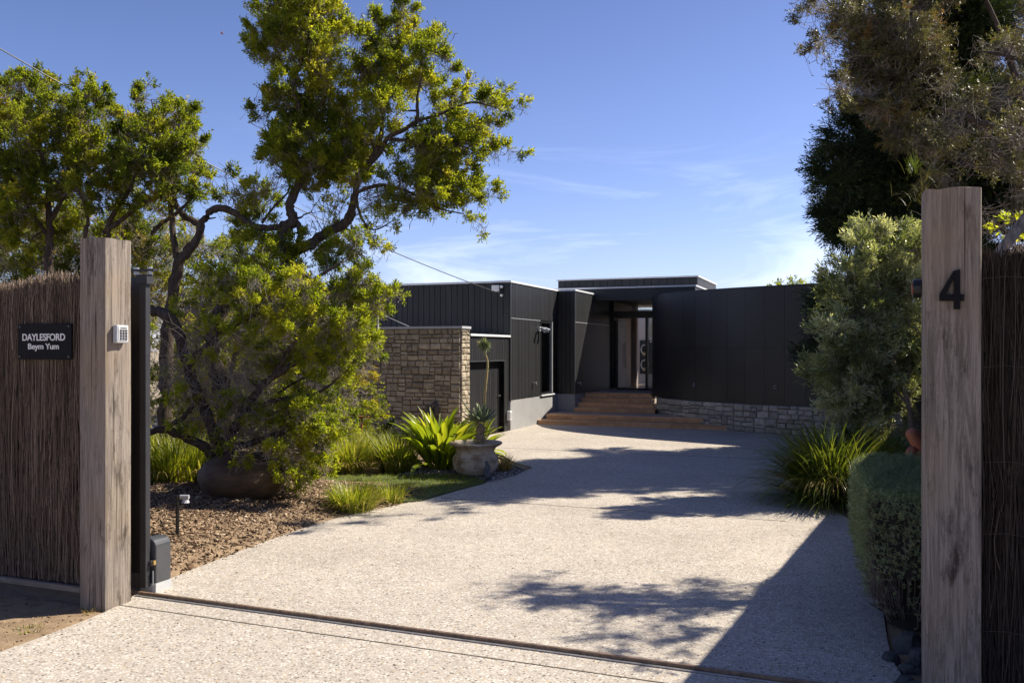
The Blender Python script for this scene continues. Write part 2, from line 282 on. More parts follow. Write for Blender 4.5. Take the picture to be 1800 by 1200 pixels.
tip = smoothline([(-4.40,11.5),(-4.46,12.1),(-4.85,12.5),(-5.5,13.4),(-6.3,14.6),(-6.9,15.38)], 5)[1:]
right_edge = smoothline([(1.2,18.6),(.6,17),(-.1,15),(-.65,12.5),(-.70,11.0),(-.12,9.6),(.10,8.24),(.14,5.68),(.20,5.03),(.30,4.2),(.5,1),(.6,-3)], 6)
drive = [tuple(p) for p in left_edge + tip] + [(-6.93,15.39),(-6.93,19.15),(-2.7,19.6),(1.2,19.2)] + [tuple(p) for p in right_edge]
dv = poly_obj('driveway', drive, 0, mt['drive'], .1); tag(dv, kind='structure')
# signed distance to driveway (negative inside)
DP = np.array(drive)
def sdf(U, V):
    U = np.asarray(U, float); V = np.asarray(V, float); best = np.full(U.shape, 1e9); inside = np.zeros(U.shape, bool)
    for i in range(len(DP)):
        a = DP[i]; b = DP[(i+1) % len(DP)]; e = b-a; L = e @ e
        if L < 1e-12: continue
        t = np.clip(((U-a[0])*e[0] + (V-a[1])*e[1])/L, 0, 1); best = np.minimum(best, np.hypot(U-a[0]-t*e[0], V-a[1]-t*e[1]))
        c = ((a[1] > V) != (b[1] > V)); x = a[0] + (V-a[1]) * (e[0]/(e[1] if abs(e[1]) > 1e-9 else 1e-9)); inside ^= c & (U < x)
    return np.where(inside, -best, best)
def hn(U, V, s):
    return (np.sin(U*s*1.3+V*s*.7+1.1)*np.sin(V*s*1.1-U*s*.45+.3) + .5*np.sin(U*s*2.9+2)*np.sin(V*s*2.3+U*s))
def hgt(U, V):
    d = sdf(U, V); near = 1/(1+np.exp((V-9.3)*3)); left = (U < -3)
    h = -.03 + np.clip(d*1.2, -.03, .022) + np.where(left & (V > 4.9), near*.16*np.clip(d/1.1, 0, 1)**.8, 0) + np.where(left & (V>4.9), near*np.clip(d,0,1)*.03*hn(U, V, 4.0), 0)
    return h + np.clip(d*2, 0, 1)*.006*hn(U, V, 23)
def grid(name, u0, u1, v0, v1, st, mat):
    nu = int((u1-u0)/st)+1; nv = int((v1-v0)/st)+1; U, V = np.meshgrid(np.linspace(u0,u1,nu), np.linspace(v0,v1,nv)); Z = hgt(U, V)
    idx = np.arange(nu*nv).reshape(nv, nu); Fq = np.stack([idx[:-1,:-1], idx[:-1,1:], idx[1:,1:], idx[1:,:-1]], -1).reshape(-1, 4)
    o = obj(name, np.stack([U, V, Z], -1).reshape(-1, 3), Fq, mat, smooth=True); return tag(o, kind='structure')
grid('garden_bed', -13, -4.1, .5, 20.5, .07, mt['soil'])
grid('garden_border', -.9, 5, .5, 20, .07, mt['soil'])
lawn_pts = [at(x, y)[:2] for x, y in ((548,845),(590,839),(700,836.5),(800,836.5),(838,842),(854,849),(800,863),(738,881),(700,884),(640,872))]
lawn = [(p[0], p[1]) for p in lawn_pts]
lw = poly_obj('lawn', lawn, .018, mt['lawnbase'], .06); tag(lw, kind='structure')
gravel_pts = [at(x, y)[:2] for x, y in ((700,835.5),(745,821),(800,815),(880,818),(905,822),(919,829),(905,836),(860,847),(838,841),(800,835.5))]
gb = poly_obj('gravel_bed', gravel_pts, .012, mt['gravel'], .05); tag(gb, kind='structure')

# ------------------------------------------------------------------ scatter helpers
def inpoly(U, V, P):
    P = np.array(P); ins = np.zeros(U.shape, bool)
    for i in range(len(P)):
        a = P[i]; b = P[(i+1) % len(P)]; e = b-a; c = ((a[1] > V) != (b[1] > V)); x = a[0]+(V-a[1])*(e[0]/(e[1] if abs(e[1]) > 1e-9 else 1e-9)); ins ^= c & (U < x)
    return ins
def unit(a): return a/np.maximum(np.linalg.norm(a, axis=-1, keepdims=True), 1e-9)
def rnd_dir(n): return unit(RNG.normal(size=(n, 3)))
def leaves(P, D, L, Wd, tint, fold=.18, curl=.15):
    """diamond leaves: P base, D direction, L length, Wd width arrays -> V, F, attr"""
    n = len(P); L = np.broadcast_to(L, n)[:, None]; Wd = np.broadcast_to(Wd, n)[:, None]
    S = unit(np.cross(D, rnd_dir(n))); N = np.cross(S, D)
    mid = P + D*L*.5
    V = np.stack([P, mid + S*Wd*.5 + N*Wd*fold, P + D*L - N*L*curl, mid - S*Wd*.5 + N*Wd*fold], 1).reshape(-1, 3)
    i = np.arange(n)*4; Fq = np.stack([i, i+1, i+2, i+3], 1); return V, Fq, np.repeat(tint, 4)
def flakes(P, sx, sy, sz, tilt, tint):
    """small irregular slabs (6-vertex prisms)"""
    n = len(P); a = RNG.uniform(0, 2*np.pi, n); X = np.stack([np.cos(a), np.sin(a), RNG.normal(0, tilt, n)], 1); X = unit(X)
    up = unit(np.stack([RNG.normal(0, tilt, n), RNG.normal(0, tilt, n), np.ones(n)], 1)); Yv = unit(np.cross(up, X)); Z = np.cross(X, Yv)
    sx, sy, sz = (np.broadcast_to(q, n)[:, None] for q in (sx, sy, sz)); j = RNG.uniform(.6, 1.1, (n, 4, 1))
    c = [(-1,-1), (1,-.8), (.9,1), (-.8,.9)]; bot = [P + X*sx*c[k][0]*j[:, k] + Yv*sy*c[k][1]*j[:, k] for k in range(4)]; top = [b + Z*sz*2 for b in bot]
    V = np.stack(bot+top, 1).reshape(-1, 3); i = np.arange(n)[:, None]*8
    q = np.array([(4,5,6,7),(0,1,5,4),(1,2,6,5),(2,3,7,6),(3,0,4,7)]); Fq = (i[:, None, :] + q[None]).reshape(-1, 4); return V, Fq, np.repeat(tint, 8)
def join(parts):
    Vs, Fs, As, n = [], [], [], 0
    for V, Fq, A in parts: Vs.append(V); Fs.append(Fq+n); As.append(A); n += len(V)
    return np.concatenate(Vs), np.concatenate(Fs), np.concatenate(As)
mt['chipv'] = leafmat('mulch_chips', [(0, (.045,.028,.016)), (.4, (.14,.085,.05)), (.7, (.27,.18,.11)), (.92, (.38,.27,.17)), (1, (.58,.47,.35))], 0, .85, spec=.2)
mt['gravelv'] = leafmat('gravel_stones', [(0, (.05,.045,.042)), (.4, (.16,.14,.125)), (.8, (.32,.28,.25)), (1, (.52,.47,.42))], 0, .8, spec=.3)
n = 85000; U = RNG.uniform(-9.5, -4.4, n); V = RNG.uniform(4.7, 9.6, n); d = sdf(U, V); dist = np.hypot(U, V)
keep = (d > -.07) & (RNG.random(n) < np.where(d < .02, .05, np.clip(.30+d*.9, 0, 1))); U, V, d = U[keep], V[keep], d[keep]; n = len(U)
P = np.stack([U, V, np.where(d < .03, .003, hgt(U, V)+.004)], 1); big = RNG.random(n)**3; sz = .004+.025*big
Vv, Fq, A = flakes(P, sz*RNG.uniform(.8, 1.8, n), sz*RNG.uniform(.25, .6, n), RNG.uniform(.001, .004, n), .38, RNG.random(n))
o = obj('bark_mulch', Vv, Fq, mt['chipv'], attr=A); tag(o, kind='stuff', label='loose brown bark chips covering the mounded bed left of the driveway', cat='mulch')
n = 3500; U = RNG.uniform(-9.5, -4.4, n); V = RNG.uniform(.8, 4.8, n); d = sdf(U, V); k = (d > .03); U, V = U[k], V[k]; n = len(U)
Vv, Fq, A = flakes(np.stack([U, V, hgt(U, V)+.001], 1), RNG.uniform(.003, .014, n), RNG.uniform(.002, .006, n), .002, .3, RNG.random(n))
tag(obj('leaf_litter', Vv, Fq, mt['chipv'], attr=A), kind='stuff', label='fine leaf litter on the sandy verge below the brush fence', cat='litter')
n = 9000; U = RNG.uniform(-7, -4.3, n); V = RNG.uniform(10.3, 13.6, n); k = inpoly(U, V, gravel_pts); U, V = U[k], V[k]; n = len(U)
Vv, Fq, A = flakes(np.stack([U, V, np.full(n, .012)], 1), RNG.uniform(.007, .018, n), RNG.uniform(.006, .013, n), RNG.uniform(.003, .007, n), .3, RNG.random(n))
tag(obj('loose_gravel', Vv, Fq, mt['gravelv'], attr=A), kind='stuff', label='grey gravel around the urn at the tip of the bed', cat='gravel')
n = 26000; U = RNG.uniform(-8, -4.3, n); V = RNG.uniform(8, 13, n); k = inpoly(U, V, lawn); U, V = U[k], V[k]; n = len(U)
D = unit(np.stack([RNG.normal(0, .45, n), RNG.normal(0, .45, n), np.ones(n)], 1))
Vv, Fq, A = leaves(np.stack([U, V, np.full(n, .018)], 1), D, RNG.uniform(.02, .045, n), .006, np.clip(RNG.random(n)*.7+.3*hn(U, V, 3), 0, 1))
tag(obj('lawn_grass', Vv, Fq, mt['grass'], attr=A), kind='stuff', label='short mown green grass between the bed and the driveway', cat='grass')
# litter on the drive
n = 260; U = RNG.uniform(-4.9, 0, n); V = RNG.uniform(3.2, 16, n); k = sdf(U, V) < -.02; U, V = U[k], V[k]; n = len(U)
Vv, Fq, A = flakes(np.stack([U, V, np.full(n, .001)], 1), RNG.uniform(.004, .013, n), RNG.uniform(.002, .005, n), .001, .2, RNG.random(n)*.7)
tag(obj('fallen_leaves', Vv, Fq, mt['chipv'], attr=A), kind='stuff', label='tiny fallen leaves scattered over the driveway', cat='leaves')
# metal edging at the tip of the gravel
e_ = smoothline([at(920,829)[:2], at(905,822)[:2], at(884,818)[:2]], 6); m = MB()
m.tube([(p[0]-.0, p[1], .03) for p in e_], .02, 6); o = m.build('garden_edging', mt['gravel'], loc=(e_[0][0], e_[0][1], 0)); tag(o, 'low dark curved edging round the gravel tip behind the urn', 'edging')
# gate track + joint
p0, p1 = at(245,1045), at(1240,1180); dr = Vector((p1[0]-p0[0], p1[1]-p0[1], 0)).normalized(); pr = Vector((-dr.y, dr.x, 0)); A0 = Vector((p0[0], p0[1], 0)); A1 = A0 + dr*5.2
tr = thing('gate_track', A0, 'narrow steel sliding gate track crossing the driveway', 'gate track')
def bar(a, b, wd, z0, z1, name, mat, par=None, loc=None):
    m = MB(); c = (a+b)/2; m.obox((c.x, c.y, (z0+z1)/2), (b-a)/2, pr*wd/2, (0,0,(z1-z0)/2)); return m.build(name, mat, par, loc=loc)
bar(A0, A1, .075, -.02, .004, 'base_plate', mt['gravel'], tr); bar(A0, A1, .022, .0045, .026, 'rail', mt['rail'], tr); bar(A0-pr*.032, A1-pr*.032, .008, .0045, .010, 'lip', mt['steel'], tr)
j = bar(A0-pr*.24, A1-pr*.24, .008, -.01, .003, 'expansion_joint', mt['mortar'], None, (A0.x, A0.y, 0)); tag(j, kind='structure')
for q in range(2):   # slab joints further up the drive
    vv = (9.2, 14.3)[q]; m = MB(); m.box((-4.5 if q == 0 else -5.9, vv, -.01), (-.7 if q==0 else -.3, vv+.008, .0025)); tag(m.build('expansion_joint', mt['mortar'], loc=(-3, vv, 0)), kind='structure')

# ================================================================== HOUSE
house = thing('house', (-4, 20, 0), 'low black modern house with flat roofs, vertical board cladding and curved wall', 'house')
ZR = 3.17; ZS = 2.378; ZB = .643
def hpart(name, m, mat, par=None, **k): return m.build(name, mat, par or house, **k)
# cores
m = MB(); m.box((U1-9, V1+.03, 0), (U1-.03, V2+3.4, ZR-.03)); hpart('wing_wall', m, mt['black'])
# front boards (v = V1), x from left to corner
wf = hpart('front_wall', MB().box((U1-9, V1+.012, .3), (U1-.012, V1+.028, ZR-.05)), mt['black'])
def board_mesh(w, h, t=.016, name='board'):
    V = [(.003,0,0),(w-.003,0,0),(w-.003,0,h),(.003,0,h),(0,t,0),(w,t,0),(w,t,h),(0,t,h)]
    return mesh_of(name, V, [(0,1,2,3),(1,5,6,2),(4,0,3,7),(3,2,6,7),(0,4,5,1),(4,7,6,5)], mt['clad'])
def put(me, name, par, loc, rz=0, sc_=None):
    o = bpy.data.objects.new(name, me); sc.collection.objects.link(o); o.parent = par; o.location = Vector(loc) - W[par.name]; o.rotation_euler = (0, 0, rz)
    if sc_ is not None: o.scale = sc_
    W[o.name] = W[par.name]; return o
bw = .135; bm_ = board_mesh(bw-.006, ZR-.05-1.9)
k = 0; x = U1 - .02 - bw
while x > U1 - 4.6: put(bm_, 'board', wf, (x, V1-.004, 1.9)); x -= bw
# right faces of wing
def side_boards(par, U, v0, v1, z0, z1, bw=.088):
    n = max(1, round((v1-v0)/bw)); w = (v1-v0)/n; me = board_mesh(w-.009, z1-z0)
    for i in range(n): put(me, 'board', par, (U+.012, v0+i*w+.0045, z0), math.pi/2)
vw0, vw1 = onu(949, 600, U1)[1], onu(969, 600, U1)[1]
sw = hpart('side_wall', MB().box((U1-.025, V1+.03, ZB-.01), (U1-.006, V2-.02, ZR-.05)), mt['black'])
side_boards(sw, U1, V1+.01, V2-.02, ZS+.012, ZR-.05); side_boards(sw, U1, V1+.01, vw0, ZB, ZS-.012)
hpart('flashing', MB().box((U1-.004, V1+.01, ZS-.008), (U1+.018, vw0+.02, ZS+.006)), mt['grey'])
hpart('corner_trim', MB().box((U1-.006, V1-.022, .6), (U1+.018, V1+.004, ZR-.045)), mt['dkgrey'])
# tall window in the side wall
wt = hpart('window', MB().box((U1+.002, vw0, ZB+.02), (U1+.02, V2-.03, ZB+.07)).box((U1+.002, vw0, ZS-.05), (U1+.02, V2-.03, ZS)).box((U1+.002, vw0, ZB+.07), (U1+.02, vw0+.05, ZS-.05)), mt['black'])
obj('pane', MB().box((U1+.004, vw0+.05, ZB+.07), (U1+.008, V2-.2, ZS-.05)).v, BOXF, mt['darkglass'], wt)
obj('frame', MB().box((U1+.004, vw1-.06, ZB+.05), (U1+.045, vw1-.02, ZS-.01)).v, BOXF, mt['grey'], wt)
obj('sill', MB().box((U1+.0, vw0, ZB-.01), (U1+.05, vw1+.2, ZB+.018)).v, BOXF, mt['trim'], wt)
hpart('plinth', MB().box((U1-.3, V1-.001, -.05), (U1+.006, V2-.012, ZB-.012)), mt['conc'])
hpart('plinth', MB().box((U1-.3, V2-.01, -.05), (U2+.004, V3, ZB-.014)), mt['conc'])
def coping(name, x0, y0, x1, y1, z, t=.035, mat='trim'): return hpart(name, MB().box((x0, y0, z-t), (x1, y1, z)), mt[mat])
coping('roof_edge', U1-9.05, V1-.03, U1+.03, V2+3.4, ZR, .04)
# second block
hpart('wing_wall', MB().box((U1-.02, V2+.02, ZB-.01), (U2-.03, V3+.4, ZR-.03)), mt['black'])
b2 = hpart('front_wall', MB().box((U1+.001, V2+.002, ZB-.008), (U2-.004, V2+.018, ZR-.04)), mt['black'])
me = board_mesh(.1, ZR-.05-ZB)
for i in range(4): put(me, 'board', b2, (U1+.012+i*.106, V2-.012, ZB))
s2 = hpart('side_wall', MB().box((U2-.028, V2+.02, ZB-.012), (U2-.006, V3+.3, ZR-.06)), mt['black'])
side_boards(s2, U2, V2+.012, V3, ZS+.012, ZR-.05); side_boards(s2, U2, V2+.012, V3, ZB, ZS-.012)
hpart('flashing', MB().box((U2-.004, V2+.01, ZS-.008), (U2+.016, V3-.3, ZS+.006)), mt['grey'])
hpart('corner_trim', MB().box((U2-.006, V2-.016, ZB-.01), (U2+.016, V2+.008, ZR-.045)), mt['dkgrey'])
coping('roof_edge', U1-.02, V2-.03, U2+.03, V3-.05, ZR+.002, .04)
# entry roof and upper block
VF = 22.3; UR = onv(1222, 501, VF)[0]
hpart('fascia', MB().box((U1-2, VF, 2.98), (UR, VF+.12, 3.285)).box((U1-2, VF+.12, 3.05), (UR, V3+2.2, 3.28)), mt['clad'])
coping('roof_edge', U1-2.02, VF-.03, UR+.03, V3+2.2, 3.325, .038)
VU = 23.1; u0 = onv(981, 489, VU)[0]; u1_, _, zt = onv(1226, 484, VU)
ub = hpart('upper_wall', MB().box((u0+.02, VU+.02, 3.33), (u1_-.02, V3+2.2, zt-.04)), mt['black'])
me = board_mesh(.20-.006, zt-.04-3.33)
x = u0
while x < u1_-.2: put(me, 'board', ub, (x, VU, 3.33)); x += .20
put(board_mesh(u1_-x, zt-.04-3.33), 'board', ub, (x, VU, 3.33))
side_boards(ub, u1_-.012, VU, V3+2.2, 3.33, zt-.04, .2)
coping('roof_edge', u0-.03, VU-.03, u1_+.03, V3+2.2, zt, .035)
# glazed entry
gR = onv(1152, 600, V3)[0] ; ZT = 3.05; ZH = 2.715; ZL = 2.60
fr = hpart('entry_frame', MB().box((U2, V3-.03, .62), (U2+.09, V3+.06, 3.05)).box((U2+.09, V3-.028, ZL-.02), (gR+.05, V3+.058, ZH+.06)).box((U2+.09, V3-.026, .62), (gR+.05, V3+.056, .65)).box((gR, V3-.03, .62), (gR+.3, V3+.06, 3.05)), mt['black'])
um = onv(1137, 600, V3)[0]
obj('mullion', MB().box((um-.03, V3-.06, .65), (um+.035, V3+.05, ZL-.02)).v, BOXF, mt['black'], fr)
obj('pane', MB().box((U2+.09, V3+.01, ZH+.06), (gR, V3+.018, 3.05)).v, BOXF, mt['glass'], fr)
obj('pane', MB().box((um+.035, V3+.01, .65), (gR, V3+.018, ZL-.02)).v, BOXF, mt['glass'], fr)
dr_ = hpart('entry_door', MB().box((U2+.12, V3+.08, .66), (U2+.17, V3+.95, ZL-.05)), mt['louvre'])
obj('handle', MB().tube([(U2+.2, V3+.75, 1.2), (U2+.2, V3+.75, 1.9)], .015, 6).v, MB().tube([(0,0,0),(0,0,1)], .015, 6).f, mt['steel'], dr_)
# hall behind the glass
hpart('hall_floor', MB().box((U2-.4, V3-.02, .56), (gR+2.6, V3+6.5, .622)), mt['floor'])
hpart('hall_ceiling', MB().box((U2-.4, V3+.07, 3.052), (gR+2.6, V3+3.9, 3.2)), mt['inner'])  # stops short of the back wall: added roof opening to light the hall
hpart('hall_wall', MB().box((U2-.5, V3+.07, .6), (U2-.02, V3+2.4, 3.05)), mt['innerdk'])
ui = onv(1105, 600, V3+2.4)[0]; hpart('hall_wall', MB().box((U2-.5, V3+2.4, .6), (onv(1119,600,V3+2.4)[0], V3+2.6, 3.05)), mt['innerdk'])
VB = V3+5.2
hpart('hall_wall', MB().box((U2-1.2, VB, .6), (gR+.8, VB+.15, 3.05)), mt['inner'])
hpart('hall_wall', MB().box((gR+.8, V3+.1, .6), (gR+.95, V3+3.3, 3.05)).box((gR+.8, V3+3.3, 2.7), (gR+.95, VB, 3.05)), mt['inner'])  # open stretch under the header is added to let sun into the hall
hpart('hall_partition', MB().box((gR+.02, V3+.2, .6), (gR+.6, V3+.26, 2.3)), mt['innerdk'])
a0 = onv(1125, 598, VB-.02); a1 = onv(1144, 657, VB-.02)
art = thing('wall_art', (a0[0], VB-.02, .62), 'dark hanging panel with two pale rings on the back wall of the hall', 'wall art')
MB().box((a0[0], VB-.05, a1[2]), (a1[0]+.1, VB-.02, a0[2])).build('panel', mt['art'], art)
for py in (614, 641):
    c = onv(1133, py, VB-.07); m = MB(); m.tube([(c[0]+.13*math.cos(t)*.9, VB-.07, c[2]+.13*math.sin(t)*1.2) for t in np.linspace(0, 2*math.pi, 17)], .025, 5, False); m.build('ring', mt['artw'], art, smooth=True)
    MB().obox((c[0], VB-.06, c[2]-.15), (.07,0,0), (0,.008,0), (0,0,.06)).build('ochre_patch', mt['arto'], art)
c = onv(1148, 598, V3-.05); MB().box((c[0]-.012, V3-.04, c[2]-.02), (c[0]+.012, V3-.031, c[2]+.02)).build('doorbell_lamp', mt['led'], house)
dm = MB().box((U2+.35, V3-.75, .641), (U2+1.15, V3-.3, .658)).build('door_mat', mt['mat'], loc=(U2+.7, V3-.5, .641)); tag(dm, 'dark door mat on the landing before the glazed entry', 'door mat')
# curved black wall
ZC = 3.0; ZP = .585
CP = smoothline([(-5.30,23.95),(-5.12,23.1),(-4.92,22.2),(-4.68,21.3),(-4.30,20.55),(-3.78,19.97),(-3.1,19.45),(-2.2,18.97),(-1.42,18.66),(-.7,18.42),(.4,18.05),(1.6,17.7)], 12)
def seg_len(P): return np.concatenate([[0], np.cumsum([np.linalg.norm(P[i+1]-P[i]) for i in range(len(P)-1)])])
SL = seg_len(CP)
def along(s): return np.array([np.interp(s, SL, [p[0] for p in CP]), np.interp(s, SL, [p[1] for p in CP])])
def tang(s): a = along(s-.03); b = along(s+.03); t = b-a; return t/np.linalg.norm(t)
def offs(s, d): t = tang(min(max(s, .04), SL[-1]-.04)); return along(s) + np.array([t[1], -t[0]])*d   # +d outward (towards -v side)
def strip(s0, s1, z0, z1, d0, d1, n=4):
    ss = np.linspace(s0, s1, n+1); V = []
    for s_ in ss:
        a = offs(s_, d1); b = offs(s_, d0); V += [(b[0],b[1],z0),(a[0],a[1],z0),(a[0],a[1],z1),(b[0],b[1],z1)]
    Fc = [(4*i+j, 4*i+(j+1)%4, 4*i+4+(j+1)%4, 4*i+4+j) for i in range(n) for j in range(4)] + [(3,2,1,0), (4*n, 4*n+1, 4*n+2, 4*n+3)]
    return V, Fc
cwall = obj('curved_wall', *strip(0, SL[-1], ZP+.03, ZC-.01, -.25, -.012, 60), mt['black'], house)
edges = [0.0]; 
while edges[-1] < SL[-1]-.1: edges.append(edges[-1] + .44)
for i in range(len(edges)-1):
    s0, s1 = edges[i]+.0022, min(edges[i+1], SL[-1])-.0022
    if s1 <= s0: continue
    for z0, z1 in ((ZP, 1.735), (1.75, ZC-.012)): obj('panel', *strip(s0, s1, z0, z1, -.01, .008, 4), mt['clad2'], cwall)
o = obj('coping', *strip(0, SL[-1], ZC-.008, ZC+.012, -.27, .02, 60), mt['clad2'], cwall)
hpart('roof', MB().prism([(-5.2,23.9),(-4.6,21.5),(-3.7,20.2),(-2.2,19.2),(1.5,17.95),(3.5,24),(-4,24)], 2.8, 2.95), mt['black'])

# ------------------------------------------------------------------ stones
def stone_mesh(seed, mat):
    r = random.Random(seed); b = .05; V = []
    for (x, z) in ((0,0),(1,0),(1,1),(0,1)):
        V.append((x + r.uniform(-.03,.03), .0, z + r.uniform(-.07,.07)))
    c = [(.5+ (p[0]-.5)*(1-2*b*r.uniform(.6,1.4)), -1, .5+(p[2]-.5)*(1-2.2*b*r.uniform(.8,2.2))) for p in V]
    c = [(p[0], -r.uniform(.75, 1.15), p[2]) for p in c]; mid = (r.uniform(.3,.7), -r.uniform(.9,1.7), r.uniform(.3,.7))
    V2_ = V + c + [mid]; return mesh_of('stone', V2_, [(0,1,5,4),(1,2,6,5),(2,3,7,6),(3,0,4,7),(4,5,8),(5,6,8),(6,7,8),(7,4,8)], mat)
SM = [stone_mesh(i, mt['stone']) for i in range(16)]; SG = [stone_mesh(50+i, mt['stoneg']) for i in range(16)]
def split(x0, z0, x1, z1, wmax, hmax, r, out_):
    w, h = x1-x0, z1-z0
    if h > hmax*r.uniform(.8, 1.35): t = r.uniform(.35, .65); split(x0,z0,x1,z0+h*t,wmax,hmax,r,out_); split(x0,z0+h*t,x1,z1,wmax,hmax,r,out_)
    elif w > wmax*r.uniform(.7, 1.4): t = r.uniform(.35, .65); split(x0,z0,x0+w*t,z1,wmax,hmax,r,out_); split(x0+w*t,z0,x1,z1,wmax,hmax,r,out_)
    else: out_.append((x0,z0,x1,z1))
def rects(L, z0, z1, wmax, hmax, seed):
    r = random.Random(seed); out_ = []; z = z0
    while z < z1-.01:
        h = r.uniform(.20, .42); h = z1-z if z1-z-h < .12 else h; x = 0
        while x < L:
            w = r.uniform(.22, .75); w = L-x if L-x-w < .15 else w
            split(x, z, x+w, z+h, wmax, hmax, r, out_); x += w
        z += h
    return out_
VW = 15.006; UL = U1-6.0
swl = thing('stone_wall', (U1-2, VW, 0), 'tall dry sandstone block wall with pale coping beside the garage', 'stone wall')
ZW = 2.10
core = MB().box((UL, VW+.028, -.05), (U1-.028, V1-1.75-.36+.02, ZW)).build('wall_core', mt['mortar'], swl)
gap = .0035
for i, (x0,z0,x1,z1) in enumerate(rects(3.9, 0, ZW, .27, .15, 3)):
    put(random.choice(SM), 'stone', swl, (U1-.03-3.9+x0+gap, VW+.03, z0+gap), 0, (x1-x0-2*gap, .028, z1-z0-2*gap))
VE = 15.39
for i, (x0,z0,x1,z1) in enumerate(rects(VE-VW-.03, 0, ZW, .2, .13, 5)):
    put(random.choice(SM), 'stone', swl, (U1-.03, VW+.03+x0+gap, z0+gap), math.pi/2, (x1-x0-2*gap, .03, z1-z0-2*gap))
MB().box((UL, VW-.03, ZW), (U1+.03, VE+.0, ZW+.045)).build('coping', mt['lightgrey'], swl)
# curved plinth under the black wall
s_a = SL[np.argmin([abs(p[1]-20.9) for p in CP])]
pl = obj('curved_plinth', *strip(s_a-.1, SL[-1], -.05, ZP-.008, -.3, .01, 50), mt['mortar'], house)
for (x0,z0,x1,z1) in rects(SL[-1]-.9-s_a, 0, ZP-.01, .34, .16, 9):
    s_ = s_a+x0; a = offs(s_+gap, .012); b = offs(s_a+x1-gap, .012); dd = b-a
    put(random.choice(SG), 'stone', pl, (a[0], a[1], z0+gap), math.atan2(dd[1], dd[0]), (np.linalg.norm(dd), .03, z1-z0-2*gap))
# ------------------------------------------------------------------ garage block (low, flat roof)
ZG = 2.0
gar = hpart('garage_wall', MB().box((U1-4, VE+.01, -.05), (U1-.12, V1-.01, ZG-.06)), mt['black'])
hpart('garage_roof', MB().box((U1-4.1, VE+.005, ZG-.03), (U1+.02, V1-.024, ZG+.012)), mt['trim'])
vd1 = onu(888, 700, U1)[1]; zd = 1.47
side_boards(gar, U1-.03, VE+.02, V1-.03, zd+.02, ZG-.035)
side_boards(gar, U1-.03, vd1, V1-.03, .0, zd+.015)
obj('lintel', MB().box((U1-.035, VE+.02, zd-.0), (U1-.005, vd1+.04, zd+.022)).v, BOXF, mt['dkgrey'], gar)
gd = hpart('garage_door', MB().box((U1-.13, VE+.02, .03), (U1-.115, vd1, zd-.16)), mt['black'])
side_boards(gd, U1-.115, VE+.03, vd1-.2, .03, zd-.17, .1)
obj('handle', MB().box((U1-.1, vd1-.15, .74), (U1-.06, vd1-.12, .77)).v, BOXF, mt['steel'], gd)
# ------------------------------------------------------------------ steps
st = thing('entry_steps', (-5, 19.2, 0), 'wide terracotta paved steps rising to the dark entry', 'steps')
def step(x0, x1, v0, v1, z0, z1, tw=.62, mat='paver'):
    o = MB().box((x0+.01, v0+.02, z0-.01), (x1-.01, v1-.005, z1-.028)).build('step', mt['mortar'], st); n = max(1, round((x1-x0)/tw)); w = (x1-x0)/n
    face = mesh_of('riser', MB().box((.003, 0, 0), (w-.003, .02, z1-z0-.036)).v, BOXF, mt['paver']); nose = mesh_of('nosing', MB().box((.0025, 0, 0), (w-.0025, .34, .03)).v, BOXF, mt[mat])
    for i in range(n):
        put(face, 'riser', o, (x0+i*w, v0, z0)); put(nose, 'tread_tile', o, (x0+i*w, v0-.014, z1-.034))
    return o
step(U1+.01, -2.62, 19.15, 19.6, .0, .105); step(U1+.10, -3.15, 19.5, 19.9, .105, .21)
MB().prism([(U1+.02,19.82),(-3.3,19.82),(-3.75,20.1),(-4.2,20.56),(U1+.02,20.56)], .1, .206).build('platform', mt['slab'], st)
MB().prism([(U1+.01,19.2),(-2.6,19.2),(-3.8,20.1),(-4.4,20.7),(U1+.01,20.6)], -.02, .10).build('base', mt['mortar'], st)
for i in range(4): step(U2+.01, -4.50-.1*i, V2-.06+.3*i, V2+.28+.3*i, .21+.105*i, .315+.105*i, .66)
MB().box((U2+.01, V2+1.1, .5), (-4.75, V3-.03, .628)).build('landing', mt['slab'], st)
